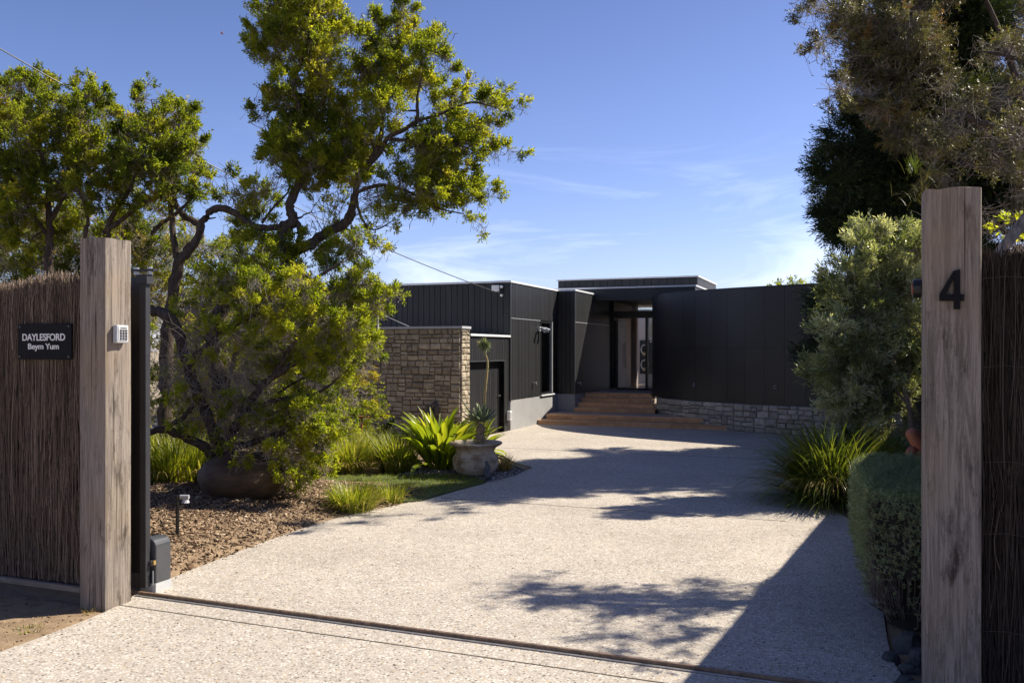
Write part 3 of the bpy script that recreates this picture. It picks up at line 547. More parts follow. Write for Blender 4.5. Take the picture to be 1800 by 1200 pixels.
# ------------------------------------------------------------------ small fittings on the house
def fitting(px, py, U, label, kind='tap'):
    p = onu(px, py, U); t = thing('garden_tap', (p[0]+.02, p[1], p[2]-.06), label, 'garden tap', 'small taps on the cladding')
    MB().tube([(p[0]+.012,p[1],p[2]), (p[0]+.09,p[1],p[2]), (p[0]+.10,p[1],p[2]-.05)], .016, 8).build('spout', mt['steel'], t); MB().tube([(p[0]+.06,p[1]-.04,p[2]+.035), (p[0]+.06,p[1]+.04,p[2]+.035)], .01, 6).build('handle', mt['black'], t)
    MB().tube([(p[0]+.03,p[1],p[2]), (p[0]+.03,p[1],ZB)], .005, 5).build('pipe', mt['dkgrey'], t)
fitting(936, 672, U1, 'small tap on a thin pipe low on the first side wall'); fitting(1014, 672, U2, 'small tap low on the second side wall beside the steps')
for px, py, lb in ((1222, 676, 'dark round vent on the curved wall nearer the steps'), (1363, 680, 'dark round vent on the right of the curved wall')):
    s_ = min(np.linspace(0, SL[-1], 400), key=lambda q: abs((lambda a: 900+F*(CT*a[0]+ST*a[1])/(-ST*a[0]+CT*a[1]))(along(q))-px)); a = offs(s_, .012); Yd = -ST*a[0]+CT*a[1]; z = H-(py-HZ)/F*Yd; t = tang(s_); nn = Vector((t[1], -t[0], 0)); tt = Vector((t[0], t[1], 0))
    c = Vector((a[0], a[1], z)); v_ = thing('wall_vent', c, lb, 'wall vent', 'wall vents on the curved wall')
    MB().tube([c+nn*.02+tt*.035*math.cos(q)+Vector((0,0,.035*math.sin(q))) for q in np.linspace(0, 2*math.pi, 13)], .007, 5, False).build('rim', mt['grey'], v_, smooth=True); MB().tube([c, c+nn*.015], .028, 12).build('cover', mt['black'], v_)
# twin floodlight at the corner of the wing
p = onu(946, 578, U1); fl = thing('flood_light', (U1+.01, p[1], p[2]), 'twin head metal flood light high on the side wall', 'wall light')
MB().box((U1+.012, p[1]-.05, p[2]-.05), (U1+.06, p[1]+.05, p[2]+.05)).build('base', mt['lightgrey'], fl)
for s_ in (-1, 1):
    m = MB(); m.tube([(U1+.06, p[1]+.03*s_, p[2]), (U1+.12, p[1]+.09*s_, p[2]+.01), (U1+.22, p[1]+.13*s_, p[2]-.05)], [.012,.035,.055], 10); m.build('lamp_head', mt['steel'] if s_ > 0 else mt['lightgrey'], fl)
p = onv(878, 507, V1); sl = thing('security_light', (p[0]-.05, V1-.01, p[2]), 'white square security light under the roof edge at the wing corner', 'security light')
a = onv(867, 502, V1); b = onv(880, 512, V1); bevel(MB().box((a[0], V1-.10, b[2]), (b[0], V1-.03, a[2])).build('housing', mt['white'], sl), .006); MB().box(((a[0]+b[0])/2-.01, V1-.03, (a[2]+b[2])/2-.01), ((a[0]+b[0])/2+.01, V1-.004, (a[2]+b[2])/2+.01)).build('bracket', mt['grey'], sl)
for px, py, lb in ((884, 503.5, 'small white camera beside the square security light'), (884, 518, 'small white cable bracket below the security light')):
    q = onv(px, py, V1); c = thing('camera' if py < 510 else 'cable_bracket', (q[0], V1-.005, q[2]), lb, 'camera' if py < 510 else 'bracket'); c.name = 'wall_camera' if py < 510 else 'cable_bracket'; W[c.name] = Vector(c.location)
    MB().tube([(q[0], V1-.005, q[2]), (q[0], V1-.06, q[2])], .014, 8).build('arm', mt['grey'], c); MB().tube([(q[0], V1-.05, q[2]), (q[0], V1-.075, q[2]-.01), (q[0], V1-.11, q[2]-.02)], [.028,.034,.024], 10).build('body', mt['white'], c)
p = onu(893, 731, U1); pb = thing('meter_box', (U1-.0, p[1], .3), 'small white weatherproof box beside the garage door', 'outdoor power box')
z0 = onu(892, 738, U1)[2]; z1 = onu(892, 722, U1)[2]; bevel(MB().box((U1-.005, V1-.19, z0), (U1+.07, V1-.07, z1)).build('box', mt['white'], pb), .008); MB().box((U1+.071, V1-.17, z0+.03), (U1+.078, V1-.09, z1-.03)).build('cover', mt['lightgrey'], pb)
# white conduit pole standing above the stone wall with stay wire
p = onv(671, 590, VW+.1); m = MB(); zt_ = 2.45; cp_ = thing('antenna_mast', (p[0], VW-.03, 1.95), 'thin white pole above the stone wall, with its stay wire', 'mast')
MB().tube([(p[0], VW-.05, onv(671,589,VW)[2]-.02), (p[0], VW-.05, zt_)], .018, 8).build('pole', mt['trim'], cp_); MB().tube([(p[0], VW-.05, zt_-.03), (onv(720,574,VW+.1)[0], VW+.08, ZW+.05)], .006, 5).build('stay_wire', mt['lightgrey'], cp_)
# service cable
ca, cb = Vector(onv(883, 517, V1-.1)), Vector(atd(-130, 10, 11)); m = MB(); pts = []
for i in range(41):
    t = i/40; p = ca.lerp(cb, t); p.z -= 4*t*(1-t)*.28; pts.append(p)
m.tube(pts, .009, 6); tag(m.build('service_cable', mt['black'], loc=tuple(ca)), 'thin black overhead cable running from the house wall to the upper left', 'cable')
# small sculpture on the stone wall
p = onv(765, 722, VW-.06)
sv = thing('wall_sculpture', (p[0], VW-.06, p[2]-.1), 'small dark green figure mounted low on the stone wall', 'sculpture')
m = MB(); q = onv(757, 728, VW-.08); m.lathe((q[0], VW-.10, q[2]-.14), [(.02,0),(.10,.03),(.13,.09),(.10,.16),(.05,.19),(.01,.2)], 12, .8, .08); m.build('bowl', mt['verdigris'], sv, smooth=True)
m = MB(); m.tube([(q[0]-.06,VW-.06,q[2]+.0),(q[0]-.02,VW-.08,q[2]+.10),(q[0]+.04,VW-.07,q[2]+.16),(q[0]+.10,VW-.05,q[2]+.24)], [.05,.06,.05,.02], 8); m.tube([(q[0]+.09,VW-.06,q[2]-.05),(q[0]+.12,VW-.07,q[2]+.05),(q[0]+.12,VW-.06,q[2]+.22)], [.03,.05,.03], 8); m.build('figure', mt['verdigris'], sv, smooth=True)

# ================================================================== GATE POSTS, FENCES, GATE
def post(px, py, label):
    p = at(px, py); d0 = .235 if px < 900 else .24; t = thing('gate_post', (p[0], p[1], 0), label, 'gate post', 'timber posts at the gateway')
    return t, p
ptop = 2.44
pL = at(185, 1072); wL = .235
gpl = thing('gate_post', (pL[0]-wL/2, pL[1]+wL/2, 0), 'square weathered timber post left of the gateway with a keypad on its side', 'gate post', 'timber gate posts')
def timber(x0, y0, wd, z1, par):
    nz_ = 14; V = []; r = random.Random(int(x0*100))
    ring = []
    for s_ in range(4):
        for k in range(4):
            t = k/4; c = [(0,0),(1,0),(1,1),(0,1)]; a, b = c[s_], c[(s_+1)%4]; ring.append((a[0]+(b[0]-a[0])*t, a[1]+(b[1]-a[1])*t))
    ch = .008
    off = [[r.uniform(-.0022,.0022) for _ in ring] for _ in range(2)]
    for i in range(nz_+1):
        z = -.1 + (z1+.1)*i/nz_
        for k, (a, b) in enumerate(ring):
            corner = k % 4 == 0; q = (1 - 2*ch/wd) if corner else 1; wv = .0018*math.sin(i*.9+k*1.7)+off[0][k]
            V.append((x0+wd/2+(a-.5)*wd*q*(1+wv*2), y0+wd/2+(b-.5)*wd*q*(1+wv*2), z + (off[1][k]*2 if i == nz_ else 0)))
    n_ = 16; Fc = [(i*n_+k, i*n_+(k+1)%n_, (i+1)*n_+(k+1)%n_, (i+1)*n_+k) for i in range(nz_) for k in range(n_)] + [tuple(nz_*n_+k for k in range(n_))]
    return obj('timber', V, Fc, mt['post'], par)
timber(pL[0]-wL, pL[1], wL, ptop-.005, gpl)
pR = (.27, 4.55); pR = at(1624, 1257); wR = .245
zRt = onv(1660, 331, pR[1])[2]
gpr = thing('gate_post', (pR[0]+wR/2, pR[1]+wR/2, 0), 'square weathered timber post right of the gateway bearing the number 4', 'gate post', 'timber gate posts')
timber(pR[0], pR[1], wR, zRt, gpr)
# number 4
def extr(name, poly_list, mat, par=None, loc=None):
    """poly_list: list of (list of (x,z)) faces on plane; extruded toward -y"""
# numeral built from bars
def P4(px, py): q = onv(px, py, pR[1]-.001); return (q[0], q[2])
y0, y1 = pR[1]-.022, pR[1]-.003
def slab(m, poly): 
    n_ = len(poly); V = [(x, y0, z) for x, z in poly]+[(x, y1, z) for x, z in poly]; m.add(V, [tuple(range(n_)), tuple(range(n_, 2*n_))[::-1]] + [((i+1)%n_, i, n_+i, n_+(i+1)%n_) for i in range(n_)])
m = MB(); slab(m, [P4(*q) for q in ((1676,543.5),(1687,543.5),(1687,474),(1676,476.5))]); slab(m, [P4(*q) for q in ((1651,517.5),(1651,529),(1675.6,529),(1675.6,517.5))]); slab(m, [P4(*q) for q in ((1687.4,517.5),(1687.4,529),(1694,529),(1694,517.5))])
slab(m, [P4(*q) for q in ((1651,517.2),(1663,517.2),(1675.6,490),(1675.6,476.6))])
q = P4(1672, 543); o = m.build('house_number', mt['signblack'], loc=(q[0], y1, q[1])); tag(o, 'large black number 4 fixed to the right gate post', 'house number')
# sensor on right post's left face
qs = onv(1613, 506, pR[1]+.08); sn = thing('gate_sensor', (pR[0]-.003, pR[1]+.14, qs[2]), 'small round dark gate sensor on the inner side of the right post', 'gate sensor')
zc = onv(1613,506,pR[1]+.14)[2]; MB().tube([(pR[0]-.003, pR[1]+.17, zc), (pR[0]-.038, pR[1]+.17, zc)], .045, 16).build('housing', mt['black'], sn); MB().tube([(pR[0]-.0385, pR[1]+.17, zc), (pR[0]-.044, pR[1]+.17, zc)], .03, 16).build('lens', mt['terra'], sn)
# keypad on left post (+u face)
kx = pL[0]; a = onu(197, 571, kx); b = onu(218, 603, kx); kp = thing('keypad', (kx+.02, (a[1]+b[1])/2, b[2]), 'white gate keypad with grey keys on the left timber post', 'keypad')
bevel(MB().box((kx+.003, a[1], b[2]), (kx+.042, b[1], a[2])).build('housing', mt['lightgrey'], kp), .008, 3); ww = b[1]-a[1]; hh = a[2]-b[2]
MB().box((kx+.0425, a[1]+ww*.15, b[2]+hh*.14), (kx+.045, b[1]-ww*.12, a[2]-hh*.1)).build('face_plate', mt['white'], kp)
kme = mesh_of('key', MB().box((0,0,0), (.003, ww*.15, hh*.12)).v, BOXF, mt['key'])
for r_ in range(4):
    for c_ in range(3): put(kme, 'key', kp, (kx+.0455, a[1]+ww*(.22+.225*c_), b[2]+hh*(.18+.15*r_)))
MB().box((kx+.0455, a[1]+ww*.25, b[2]+hh*.8), (kx+.047, a[1]+ww*.8, b[2]+hh*.86)).build('status_strip', mt['key'], kp)
# brush fences
def sticks(u0, u1, v0, th, z0, ztop, n, seed, zhi=None):
    r = np.random.default_rng(seed); Vs = []; A = []
    U = r.uniform(u0, u1, n); Vv = v0 + r.random(n)**1.0*th; L = r.uniform(.2, 1.1, n); top = ztop + .03*np.sin(U*7) + r.normal(0, .022, n)
    istop = r.random(n) < .3; zc_ = np.where(istop, top-L/2, r.uniform(z0, ztop, n)); za = np.clip(zc_-L/2, z0, 9); zb = np.minimum(zc_+L/2, top)
    lean = r.normal(0, .035, n)*(zb-za); rad = r.uniform(.0013, .0032, n); bend = r.normal(0, .016, n); bendv = r.normal(0, .006, n); base_t = r.beta(2, 2.6, n)
    ks = np.linspace(0, 1, 5); rings = []
    for t in ks:
        c = np.stack([U + lean*t + bend*np.sin(t*np.pi*1.3), Vv + bendv*np.sin(t*np.pi), za+(zb-za)*t], 1); rr = rad*(1-.35*t)
        for j in range(3):
            an = 2*np.pi*j/3+1.2; rings.append(c + np.stack([rr*np.cos(an), rr*np.sin(an), 0*rr], 1))
    V = np.stack(rings, 1).reshape(-1, 3); i = np.arange(n)[:, None]*15
    q = np.array([(3*a_+b_, 3*a_+(b_+1)%3, 3*a_+3+(b_+1)%3, 3*a_+3+b_) for a_ in range(4) for b_ in range(3)]); Fq = (i[:, None, :]+q[None]).reshape(-1, 4)
    return V, Fq, np.repeat(base_t, 15)
fl_v = pL[1]+.10
fL = thing('brush_fence', (pL[0]-wL-1.2, fl_v, 0), 'brushwood fence left of the gateway carrying the black name sign', 'fence', 'brushwood fences')
xr = pL[0]-wL-.005
obj('brushwood', *[x_ for x_ in sticks(xr-4.0, xr, fl_v-.035, .10, .12, 2.17, 29000, 1)][:2], mt['brush'], fL, attr=sticks(xr-4.0, xr, fl_v-.035, .10, .12, 2.17, 29000, 1)[2])['kind'] = 'stuff'
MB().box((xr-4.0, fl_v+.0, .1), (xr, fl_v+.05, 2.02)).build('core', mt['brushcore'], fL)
MB().box((xr-4.0, fl_v-.05, -.02), (xr, fl_v+.07, .075)).build('plinth_board', mt['fencewood'], fL)
MB().box((xr-4.0, fl_v-.065, .08), (xr, fl_v-.03, .115)).build('rail', mt['fencewood2'], fL)
for zz in (.32, .72, 1.1, 1.44, 1.75):
    MB().tube([(xr-4.0+i*.1, fl_v-.038+.003*math.sin(i*2.1), zz+.006*math.sin(i*1.3)) for i in range(41)], .0010, 4).build('wire', mt['wire'], fL)
fr_v = pR[1]+.12; xl = pR[0]+wR+.004
fR = thing('brush_fence', (xl+1, fr_v, 0), 'dark shaded brushwood fence right of the numbered gate post', 'fence', 'brushwood fences')
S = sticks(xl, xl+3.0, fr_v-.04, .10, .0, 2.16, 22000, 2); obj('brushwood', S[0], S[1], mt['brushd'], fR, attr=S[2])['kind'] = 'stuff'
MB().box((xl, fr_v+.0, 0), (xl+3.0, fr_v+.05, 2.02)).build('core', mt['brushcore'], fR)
for zz in (.4, .85, 1.18, 1.62, 2.03): MB().tube([(xl+i*.1, fr_v-.045+.003*math.sin(i*2.1), zz+.008*math.sin(i*1.7)) for i in range(31)], .0011, 4).build('wire', mt['wire'], fR)
# boundary fence running up the right side (casts the straight shadow), brushwood too
fa, fb = Vector((.80, 6.0, 0)), Vector((1.22, 10.2, 0)); fB = thing('boundary_fence', ((fa+fb)/2), 'long brushwood boundary fence hidden behind the hedge and right gate post', 'fence')
fa2 = fa - (fb-fa)*.32; fb2 = fb + (fb-fa)*1.6; dd = (fb2-fa2); L = dd.length; ex = dd.normalized(); ey = Vector((-ex.y, ex.x, 0))
S = sticks(0, L, -.05, .10, 0, 2.17, 5200, 4); R_ = np.array([[ex.x, ex.y, 0], [ey.x, ey.y, 0], [0,0,1]]); obj('brushwood', S[0] @ R_ + np.array(fa2), S[1], mt['brush'], fB, attr=S[2])['kind'] = 'stuff'
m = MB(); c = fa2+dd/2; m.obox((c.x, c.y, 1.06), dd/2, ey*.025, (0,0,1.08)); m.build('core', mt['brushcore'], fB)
# name sign
s0 = onv(33, 569.5, fl_v-.05); s1 = onv(126.5, 632, fl_v-.05); yv = fl_v-.055
sg = thing('name_sign', ((s0[0]+s1[0])/2, yv, s1[2]), 'black rectangular sign reading DAYLESFORD Beym Yum on the left brush fence', 'sign')
bevel(MB().box((s0[0], yv, s1[2]), (s1[0], yv+.012, s0[2])).build('plate', mt['signblack'], sg), .002)
for cx in (s0[0]+.02, s1[0]-.02):
    for cz in (s1[2]+.02, s0[2]-.02): MB().tube([(cx, yv-.001, cz), (cx, yv-.006, cz)], .007, 10).build('screw', mt['key'], sg)
def text(body, cx, cz, width, height, thick=.0):
    cu = bpy.data.curves.new('lettering', 'FONT'); cu.body = body; cu.size = 1; cu.align_x = 'CENTER'; cu.align_y = 'CENTER'; cu.extrude = .012; cu.offset = .018; cu.space_character = .96
    o = bpy.data.objects.new('lettering', cu); sc.collection.objects.link(o); bpy.context.view_layer.update()
    me = bpy.data.meshes.new_from_object(o.evaluated_get(bpy.context.evaluated_depsgraph_get())); bpy.data.objects.remove(o)
    V = np.array([v.co[:] for v in me.vertices]); V[:, 0] -= (V[:, 0].max()+V[:, 0].min())/2; V[:, 1] -= (V[:, 1].max()+V[:, 1].min())/2
    V[:, 0] *= width/np.ptp(V[:, 0]); V[:, 1] *= height/np.ptp(V[:, 1]); Wd = np.stack([cx+V[:, 0], yv-.0025-V[:, 2]*.1, cz+V[:, 1]], 1)
    Fc = [tuple(p.vertices) for p in me.polygons]; return obj('lettering', Wd, Fc, mt['letter'], sg)
a = onv(40, 586.5, yv); b = onv(115, 598.5, yv); text('DAYLESFORD', (a[0]+b[0])/2, (a[2]+b[2])/2, b[0]-a[0], (a[2]-b[2]))
a = onv(50, 603.5, yv); b = onv(104, 617, yv); text('Beym Yum', (a[0]+b[0])/2, (a[2]+b[2])/2, b[0]-a[0], (a[2]-b[2]))
# sliding gate (open, slid left behind the fence): black steel end frame
gv = pL[1]+.40; gx = onv(256, 700, gv)[0]; gl = onv(236, 700, gv-.0)[0]
gt = thing('sliding_gate', (gx-1.5, gv, .04), 'black steel sliding gate standing open behind the left post', 'gate')
ztg = onv(240, 484, gv)[2]
bevel(MB().box((gx-.055, gv, .04), (gx, gv+.045, ztg)).build('end_stile', mt['gatesteel'], gt), .004)
gx0 = gx-.055; MB().box((gx0-.22, gv+.01, .05), (gx0-.001, gv+.05, ztg-.01)).build('edge_panel', mt['black'], gt)
MB().box((gx0-2.4, gv+.015, .15), (gx0-.221, gv+.045, ztg-.03)).build('panel', mt['black'], gt)
MB().box((gx0-2.4, gv-.0, .04), (gx0-.001, gv+.009, .14)).build('bottom_rail', mt['gatesteel'], gt)
MB().box((gx0-.02, gv-.01, ztg-.06), (gx+.02, gv+.05, ztg+.004)).build('top_cap', mt['gatesteel'], gt)
gb_ = thing('guide_bracket', (gx-.1, gv+.04, ztg+.005), 'dark guide roller bracket on top of the black gate end', 'gate bracket')
MB().box((gx-.16, gv+.02, ztg+.03), (gx+.05, gv+.06, ztg+.045)).build('plate', mt['gatesteel'], gb_)
for dx in (-.12, .0): MB().tube([(gx+dx, gv+.04, ztg+.006), (gx+dx, gv+.04, ztg+.06)], .018, 10).build('roller', mt['steel'], gb_)
# gate motor
p = at(270, 1033); mx0 = gx-.10
gm = thing('gate_motor', (mx0+.1, gv+.15, 0), 'grey sliding gate motor housing beside the black gate end', 'gate motor')
mx1 = onv(274, 1000, gv+.06)[0]; w_ = mx1-mx0; d_ = .15; zt2 = onv(262, 946, gv+.06)[2]; V = []; Fc = []
prof = [(0,.061),(0,zt2-.02),(.02,zt2)] + [(w_-.06+.06*math.sin(t), zt2-.06+.06*math.cos(t)) for t in np.linspace(0, math.pi/2, 6)] + [(w_,.061)]
ya, yb = gv+.06, gv+.06+d_; n_ = len(prof); V = [(mx0+x_, ya, z_) for x_, z_ in prof]+[(mx0+x_, yb, z_) for x_, z_ in prof]
bevel(obj('housing', V, [tuple(range(n_))[::-1], tuple(range(n_, 2*n_))] + [(i, (i+1)%n_, n_+(i+1)%n_, n_+i) for i in range(n_)], mt['dkgrey'], gm), .01, 3)
MB().box((mx0-.002, ya-.004, -.02), (mx0+w_+.004, yb, .060)).build('base', mt['lightgrey'], gm)
MB().box((gx+.004, ya-.03, .19), (gx+.022, ya-.001, .225)).build('release_lock', mt['key'], gm); MB().box((gx+.023, ya-.02, .195), (gx+.036, ya-.001, .225)).build('brass_key', mt['brass'], gm)
MB().tube([(gx+.02, ya-.012, .0), (gx+.02, ya-.012, .15)], .004, 6).build('cable', mt['grey'], gm)
# diagonal timber behind the right fence
a = Vector(atd(1772, 425, 5.0)); b = Vector(atd(1812, 372, 5.0)); dd = (b-a).normalized()
m = MB(); m.obox((a+b)/2 - dd*.3, dd*.55, Vector((0,.02,0)), dd.cross(Vector((0,1,0)))*.03); tag(m.build('timber_brace', mt['post'], loc=tuple(a-dd*.3)), 'pale diagonal timber showing above the right brush fence', 'timber')

# ================================================================== GARDEN OBJECTS
def lathe_thing(name, px, py, prof_px, label, cat, mat, d=None, **k): pass
# urn with agave
c = at(836, 836); dY = -ST*c[0]+CT*c[1]; sc_ = dY/F
urn = thing('urn_planter', c, 'wide flared weathered stone urn holding the agave at the bed tip', 'urn')
pr_ = [(0,.0),(24,0),(30,3),(38,12),(40,22),(39,31),(34,40),(32.5,44),(36,49),(45,54),(47.5,56.5),(46,58.5),(40,57),(32,50),(32,46),(0,46)]
m = MB(); m.lathe((c[0], c[1], .01), [(r*sc_, z*sc_) for r, z in pr_], 40, 1, .004); m.build('body', mt['urn'], urn, smooth=True)
for zz in (30, 34): m = MB(); m.tube([(c[0]+(40.2 if zz == 30 else 38.5)*sc_*math.cos(t), c[1]+(40.2 if zz == 30 else 38.5)*sc_*math.sin(t), zz*sc_) for t in np.linspace(0, 2*math.pi, 33)], .006, 5, False); m.build('band', mt['urn'], urn, smooth=True)
# blade builder
def blades(B, az, L, wd, droop, tilt, tint, segs=5, taper=1.0, cup=0):
    n = len(B); az, L, wd, droop, tilt = (np.broadcast_to(q, n).astype(float) for q in (az, L, wd, droop, tilt))
    hd = np.stack([np.cos(az), np.sin(az), 0*az], 1); sd = np.stack([-np.sin(az), np.cos(az), 0*az], 1); tw = RNG.normal(0, .35, n)
    p = B.copy(); ang = tilt.copy(); rings = []
    for i in range(segs+1):
        t = i/segs; w = wd*np.clip((1-t**(2.2*taper)), 0.02, 1)*(.55+.45*min(1, t*4)); s2 = sd*np.cos(tw)[:, None]+np.array([0,0,1])*np.sin(tw*.6)[:, None]
        rings += [p - s2*w[:, None]/2, p + s2*w[:, None]/2]
        ang = tilt + droop*t**1.5; st_ = (L/segs)[:, None]; p = p + (hd*np.sin(ang)[:, None] + np.array([0,0,1])*np.cos(ang)[:, None])*st_
    k = 2*(segs+1); V = np.stack(rings, 1).reshape(-1, 3); i = np.arange(n)[:, None]*k; q = np.array([(2*a, 2*a+1, 2*a+3, 2*a+2) for a in range(segs)])
    return V, (i[:, None, :]+q[None]).reshape(-1, 4), np.repeat(tint, k)
def clump(name, c, n, L, wd, spread, label, cat, mat, rad=.1, droop=1.0, tmax=.8, group=None, segs=5, tint=(0,1), taper=1):
    t = thing(name, c, label, cat, group); a = RNG.uniform(0, 2*np.pi, n); r = rad*np.sqrt(RNG.random(n))
    B = np.stack([c[0]+r*np.cos(a), c[1]+r*np.sin(a), np.full(n, c[2]-.01)], 1); az = a + RNG.normal(0, .5, n); tl = np.abs(RNG.normal(0, .5, n))*tmax+.02
    V, Fq, A = blades(B, az, L*RNG.uniform(.6, 1.08, n), wd*RNG.uniform(.7, 1.2, n), droop*RNG.uniform(.4, 1.5, n), np.clip(tl, 0, 1.3), np.clip(RNG.normal((tint[0]+tint[1])/2, (tint[1]-tint[0])/3.2, n), 0, 1), segs, taper)
    obj('leaves', V, Fq, mt[mat], t, attr=A)
    kk = int(n*.07); B2 = B[:kk]; V, Fq, A = blades(B2, az[:kk], L*.8, wd*.8, 2.2, .6, np.ones(kk), segs); obj('dead_leaves', V, Fq, mt['dry'], t, attr=A*.5+RNG.random(len(A))*.4); return t
# agave on trunk
ac = Vector((c[0]+.08, c[1]-.02, 0)); zt0 = 46*sc_
ag = thing('agave_plant', (ac.x, ac.y, zt0), 'agave on a shaggy trunk in the urn, sending up one tall curved flower stalk', 'agave')
def hz(py): return H-(py-HZ)/F*dY
m = MB(); prof = [(0,0)] + [(.055+.012*((i*7)%3-1), i*.03) for i in range(10)] + [(0,.3)]
m.lathe((ac.x, ac.y, zt0), [(r, z*((hz(742)-zt0)/.3)) for r, z in prof], 14, 1, .06); m.build('trunk', mt['skirt'], ag)
n = 150; zs = RNG.uniform(zt0+.02, hz(740), n); a = RNG.uniform(0, 6.28, n); V, Fq, A = blades(np.stack([ac.x+.045*np.cos(a), ac.y+.045*np.sin(a), zs], 1), a, .07, .022, .9, 1.7, RNG.random(n)); obj('dry_leaf_bases', V, Fq, mt['dry'], ag, attr=A)
def fleshy(Bp, az, L, wd, tilt, par, mat, name='leaf'):
    hd = Vector((math.cos(az), math.sin(az), 0)); sd = Vector((-math.sin(az), math.cos(az), 0)); V = []; p = Vector(Bp); sg_ = 6
    for i in range(sg_+1):
        t = i/sg_; w = wd*(math.sin(math.pi*(.25+.75*t)))**.7*(1 if t < 1 else .05)+.001; an = tilt-.35*t; th = w*.16
        u_ = (hd*math.cos(an)*-1+Vector((0,0,1))*math.sin(an)); V += [p-sd*w/2+u_*w*.2, p-u_*th, p+sd*w/2+u_*w*.2, p+u_*th*.2]
        p = p + (hd*math.sin(an)+Vector((0,0,1))*math.cos(an))*(L/sg_)
    return obj(name, V, [(4*i+j, 4*i+(j+1)%4, 4*i+4+(j+1)%4, 4*i+4+j) for i in range(sg_) for j in range(4)], mt[mat], par, smooth=True, attr=np.full(len(V), random.random()))
for i in range(26):
    az = i*2.4; ti = .25+1.25*(i/26); L_ = random.uniform(.20, .30); fleshy((ac.x+.03*math.cos(az), ac.y+.03*math.sin(az), hz(742)+.02), az, L_*(1.15 if ti > .8 else .9), .055, ti, ag, 'agave')
fleshy((ac.x-.03, ac.y, hz(742)), math.pi+TH, .44, .05, .75, ag, 'agave')
pts = [atd(850, 742, dY), atd(851, 715, dY-.02), atd(853, 685, dY-.03), atd(856, 655, dY-.02), atd(857, 636, dY), atd(852, 618, dY), atd(850, 610, dY)]
sp_ = smoothline([np.array(q) for q in pts], 4); m = MB(); m.tube([tuple(q) for q in sp_], [.022-.012*i/len(sp_) for i in range(len(sp_))], 7); m.build('flower_stalk', mt['stalk'], ag, smooth=True)
n = 420; ii = RNG.integers(0, len(sp_)-2, n); PP = np.array(sp_)[ii] + RNG.normal(0, .004, (n, 3)); a = RNG.uniform(0, 6.28, n)
V, Fq, A = blades(PP, a, .035*(1.4-ii/len(sp_)), .010, .3, .9, RNG.random(n)*.8, 3); obj('stalk_bracts', V, Fq, mt['agave'], ag, attr=A)
hc = np.array(atd(851.5, 606, dY)); n = 170; D = unit(RNG.normal(size=(n, 3))+np.array([0,0,.25])); V, Fq, A = leaves(hc+D*.01, D, RNG.uniform(.06, .12, n), .018, RNG.random(n)); obj('flower_head', V, Fq, mt['agave'], ag, attr=A)
# statue by the urn
c = at(857, 845); s_ = (-ST*c[0]+CT*c[1])/F
sta = thing('garden_statue', (c[0], c[1], .01), 'small dark kneeling stone figure in front of the urn', 'statue')
def sk(name, nodes, edges_, par, mat, sub=1):
    me = bpy.data.meshes.new(name); W0 = W[par.name]; me.from_pydata([tuple(Vector(q[:3])-W0) for q in nodes], edges_, []); o = bpy.data.objects.new(name, me); sc.collection.objects.link(o); o.parent = par; W[o.name] = W0.copy()
    md = o.modifiers.new('skin', 'SKIN'); 
    for i, q in enumerate(nodes): me.skin_vertices[0].data[i].radius = (q[3], q[3]*(q[4] if len(q) > 4 else 1))
    me.skin_vertices[0].data[0].use_root = True; md.use_smooth_shade = True; ss = o.modifiers.new('sub', 'SUBSURF'); ss.levels = sub; ss.render_levels = sub; me.materials.append(mat); return o
X = Vector((CT, ST, 0)); Yc = Vector((-ST, CT, 0)); b = Vector((c[0], c[1], .0))
def sp(x, y, z, r, q=1): p = b+X*x*s_+Yc*y*s_+Vector((0,0,z*s_)); return (p.x, p.y, p.z, r*s_, q)
sk('body', [sp(0,0,9,6.5), sp(-.5,0,16,5.6), sp(-1,0,23,5.2,.8), sp(-.5,0,27,3,.9), sp(-1.5,-1,32,3.6), sp(-1.5,-1,36,3.2), sp(-4.5,-2,22,2.4), sp(-2,-5,15,2), sp(3.5,-1,22,2.4), sp(1,-6,15,2), sp(-4,-4,5,3.6), sp(5,-5,5,3.8), sp(4,3,3,3)],
   [(0,1),(1,2),(2,3),(3,4),(4,5),(2,6),(6,7),(2,8),(8,9),(0,10),(0,11),(0,12)], sta, mt['statue'], 2)
m = MB(); m.lathe((c[0], c[1], 0), [(0,0),(8*s_,0),(8.5*s_,2*s_),(7*s_,3.5*s_),(0,3.5*s_)], 14, 1, .05); m.build('base', mt['statue'], sta)
# big urn under the shrub
c = at(427, 872, .12); dY = -ST*c[0]+CT*c[1]; s_ = dY/F; zb = float(hgt(np.array([c[0]]), np.array([c[1]]))[0])-.01
bu = thing('large_urn', (c[0], c[1], zb), 'big round brown clay urn half hidden under the drooping shrub', 'urn')
zb0 = H-(877-HZ)*s_
m = MB(); m.lathe((c[0], c[1], zb0-.02), [(r*s_, z*s_) for r, z in ((0,0),(44,0),(56,9),(70,26),(76,42),(74,56),(62,71),(46,80),(30,85),(0,87))], 40, 1, .006); m.build('body', mt['bigurn'], bu, smooth=True)
# black garden stake light
c = at(312, 951, .03); dY = -ST*c[0]+CT*c[1]; s_ = dY/F
gl_ = thing('garden_spike_light', (c[0], c[1], .0), 'thin black garden light post standing in the mulch', 'garden light')
MB().tube([(c[0], c[1], -.03), (c[0], c[1], H-(870-HZ)*s_)], .016, 8).build('post', mt['black'], gl_); q = Vector(atd(326, 873, dY)); MB().tube([q+X*.03, q-X*.045], .02, 10).build('lamp_head', mt['grey'], gl_); MB().tube([(c[0], c[1], H-(872-HZ)*s_), q], .008, 6).build('arm', mt['black'], gl_)
MB().tube([q+Vector((0,0,-.01)), q+Vector((0,0,-.05))], [.02,.035], 10).build('shade', mt['lightgrey'], gl_)
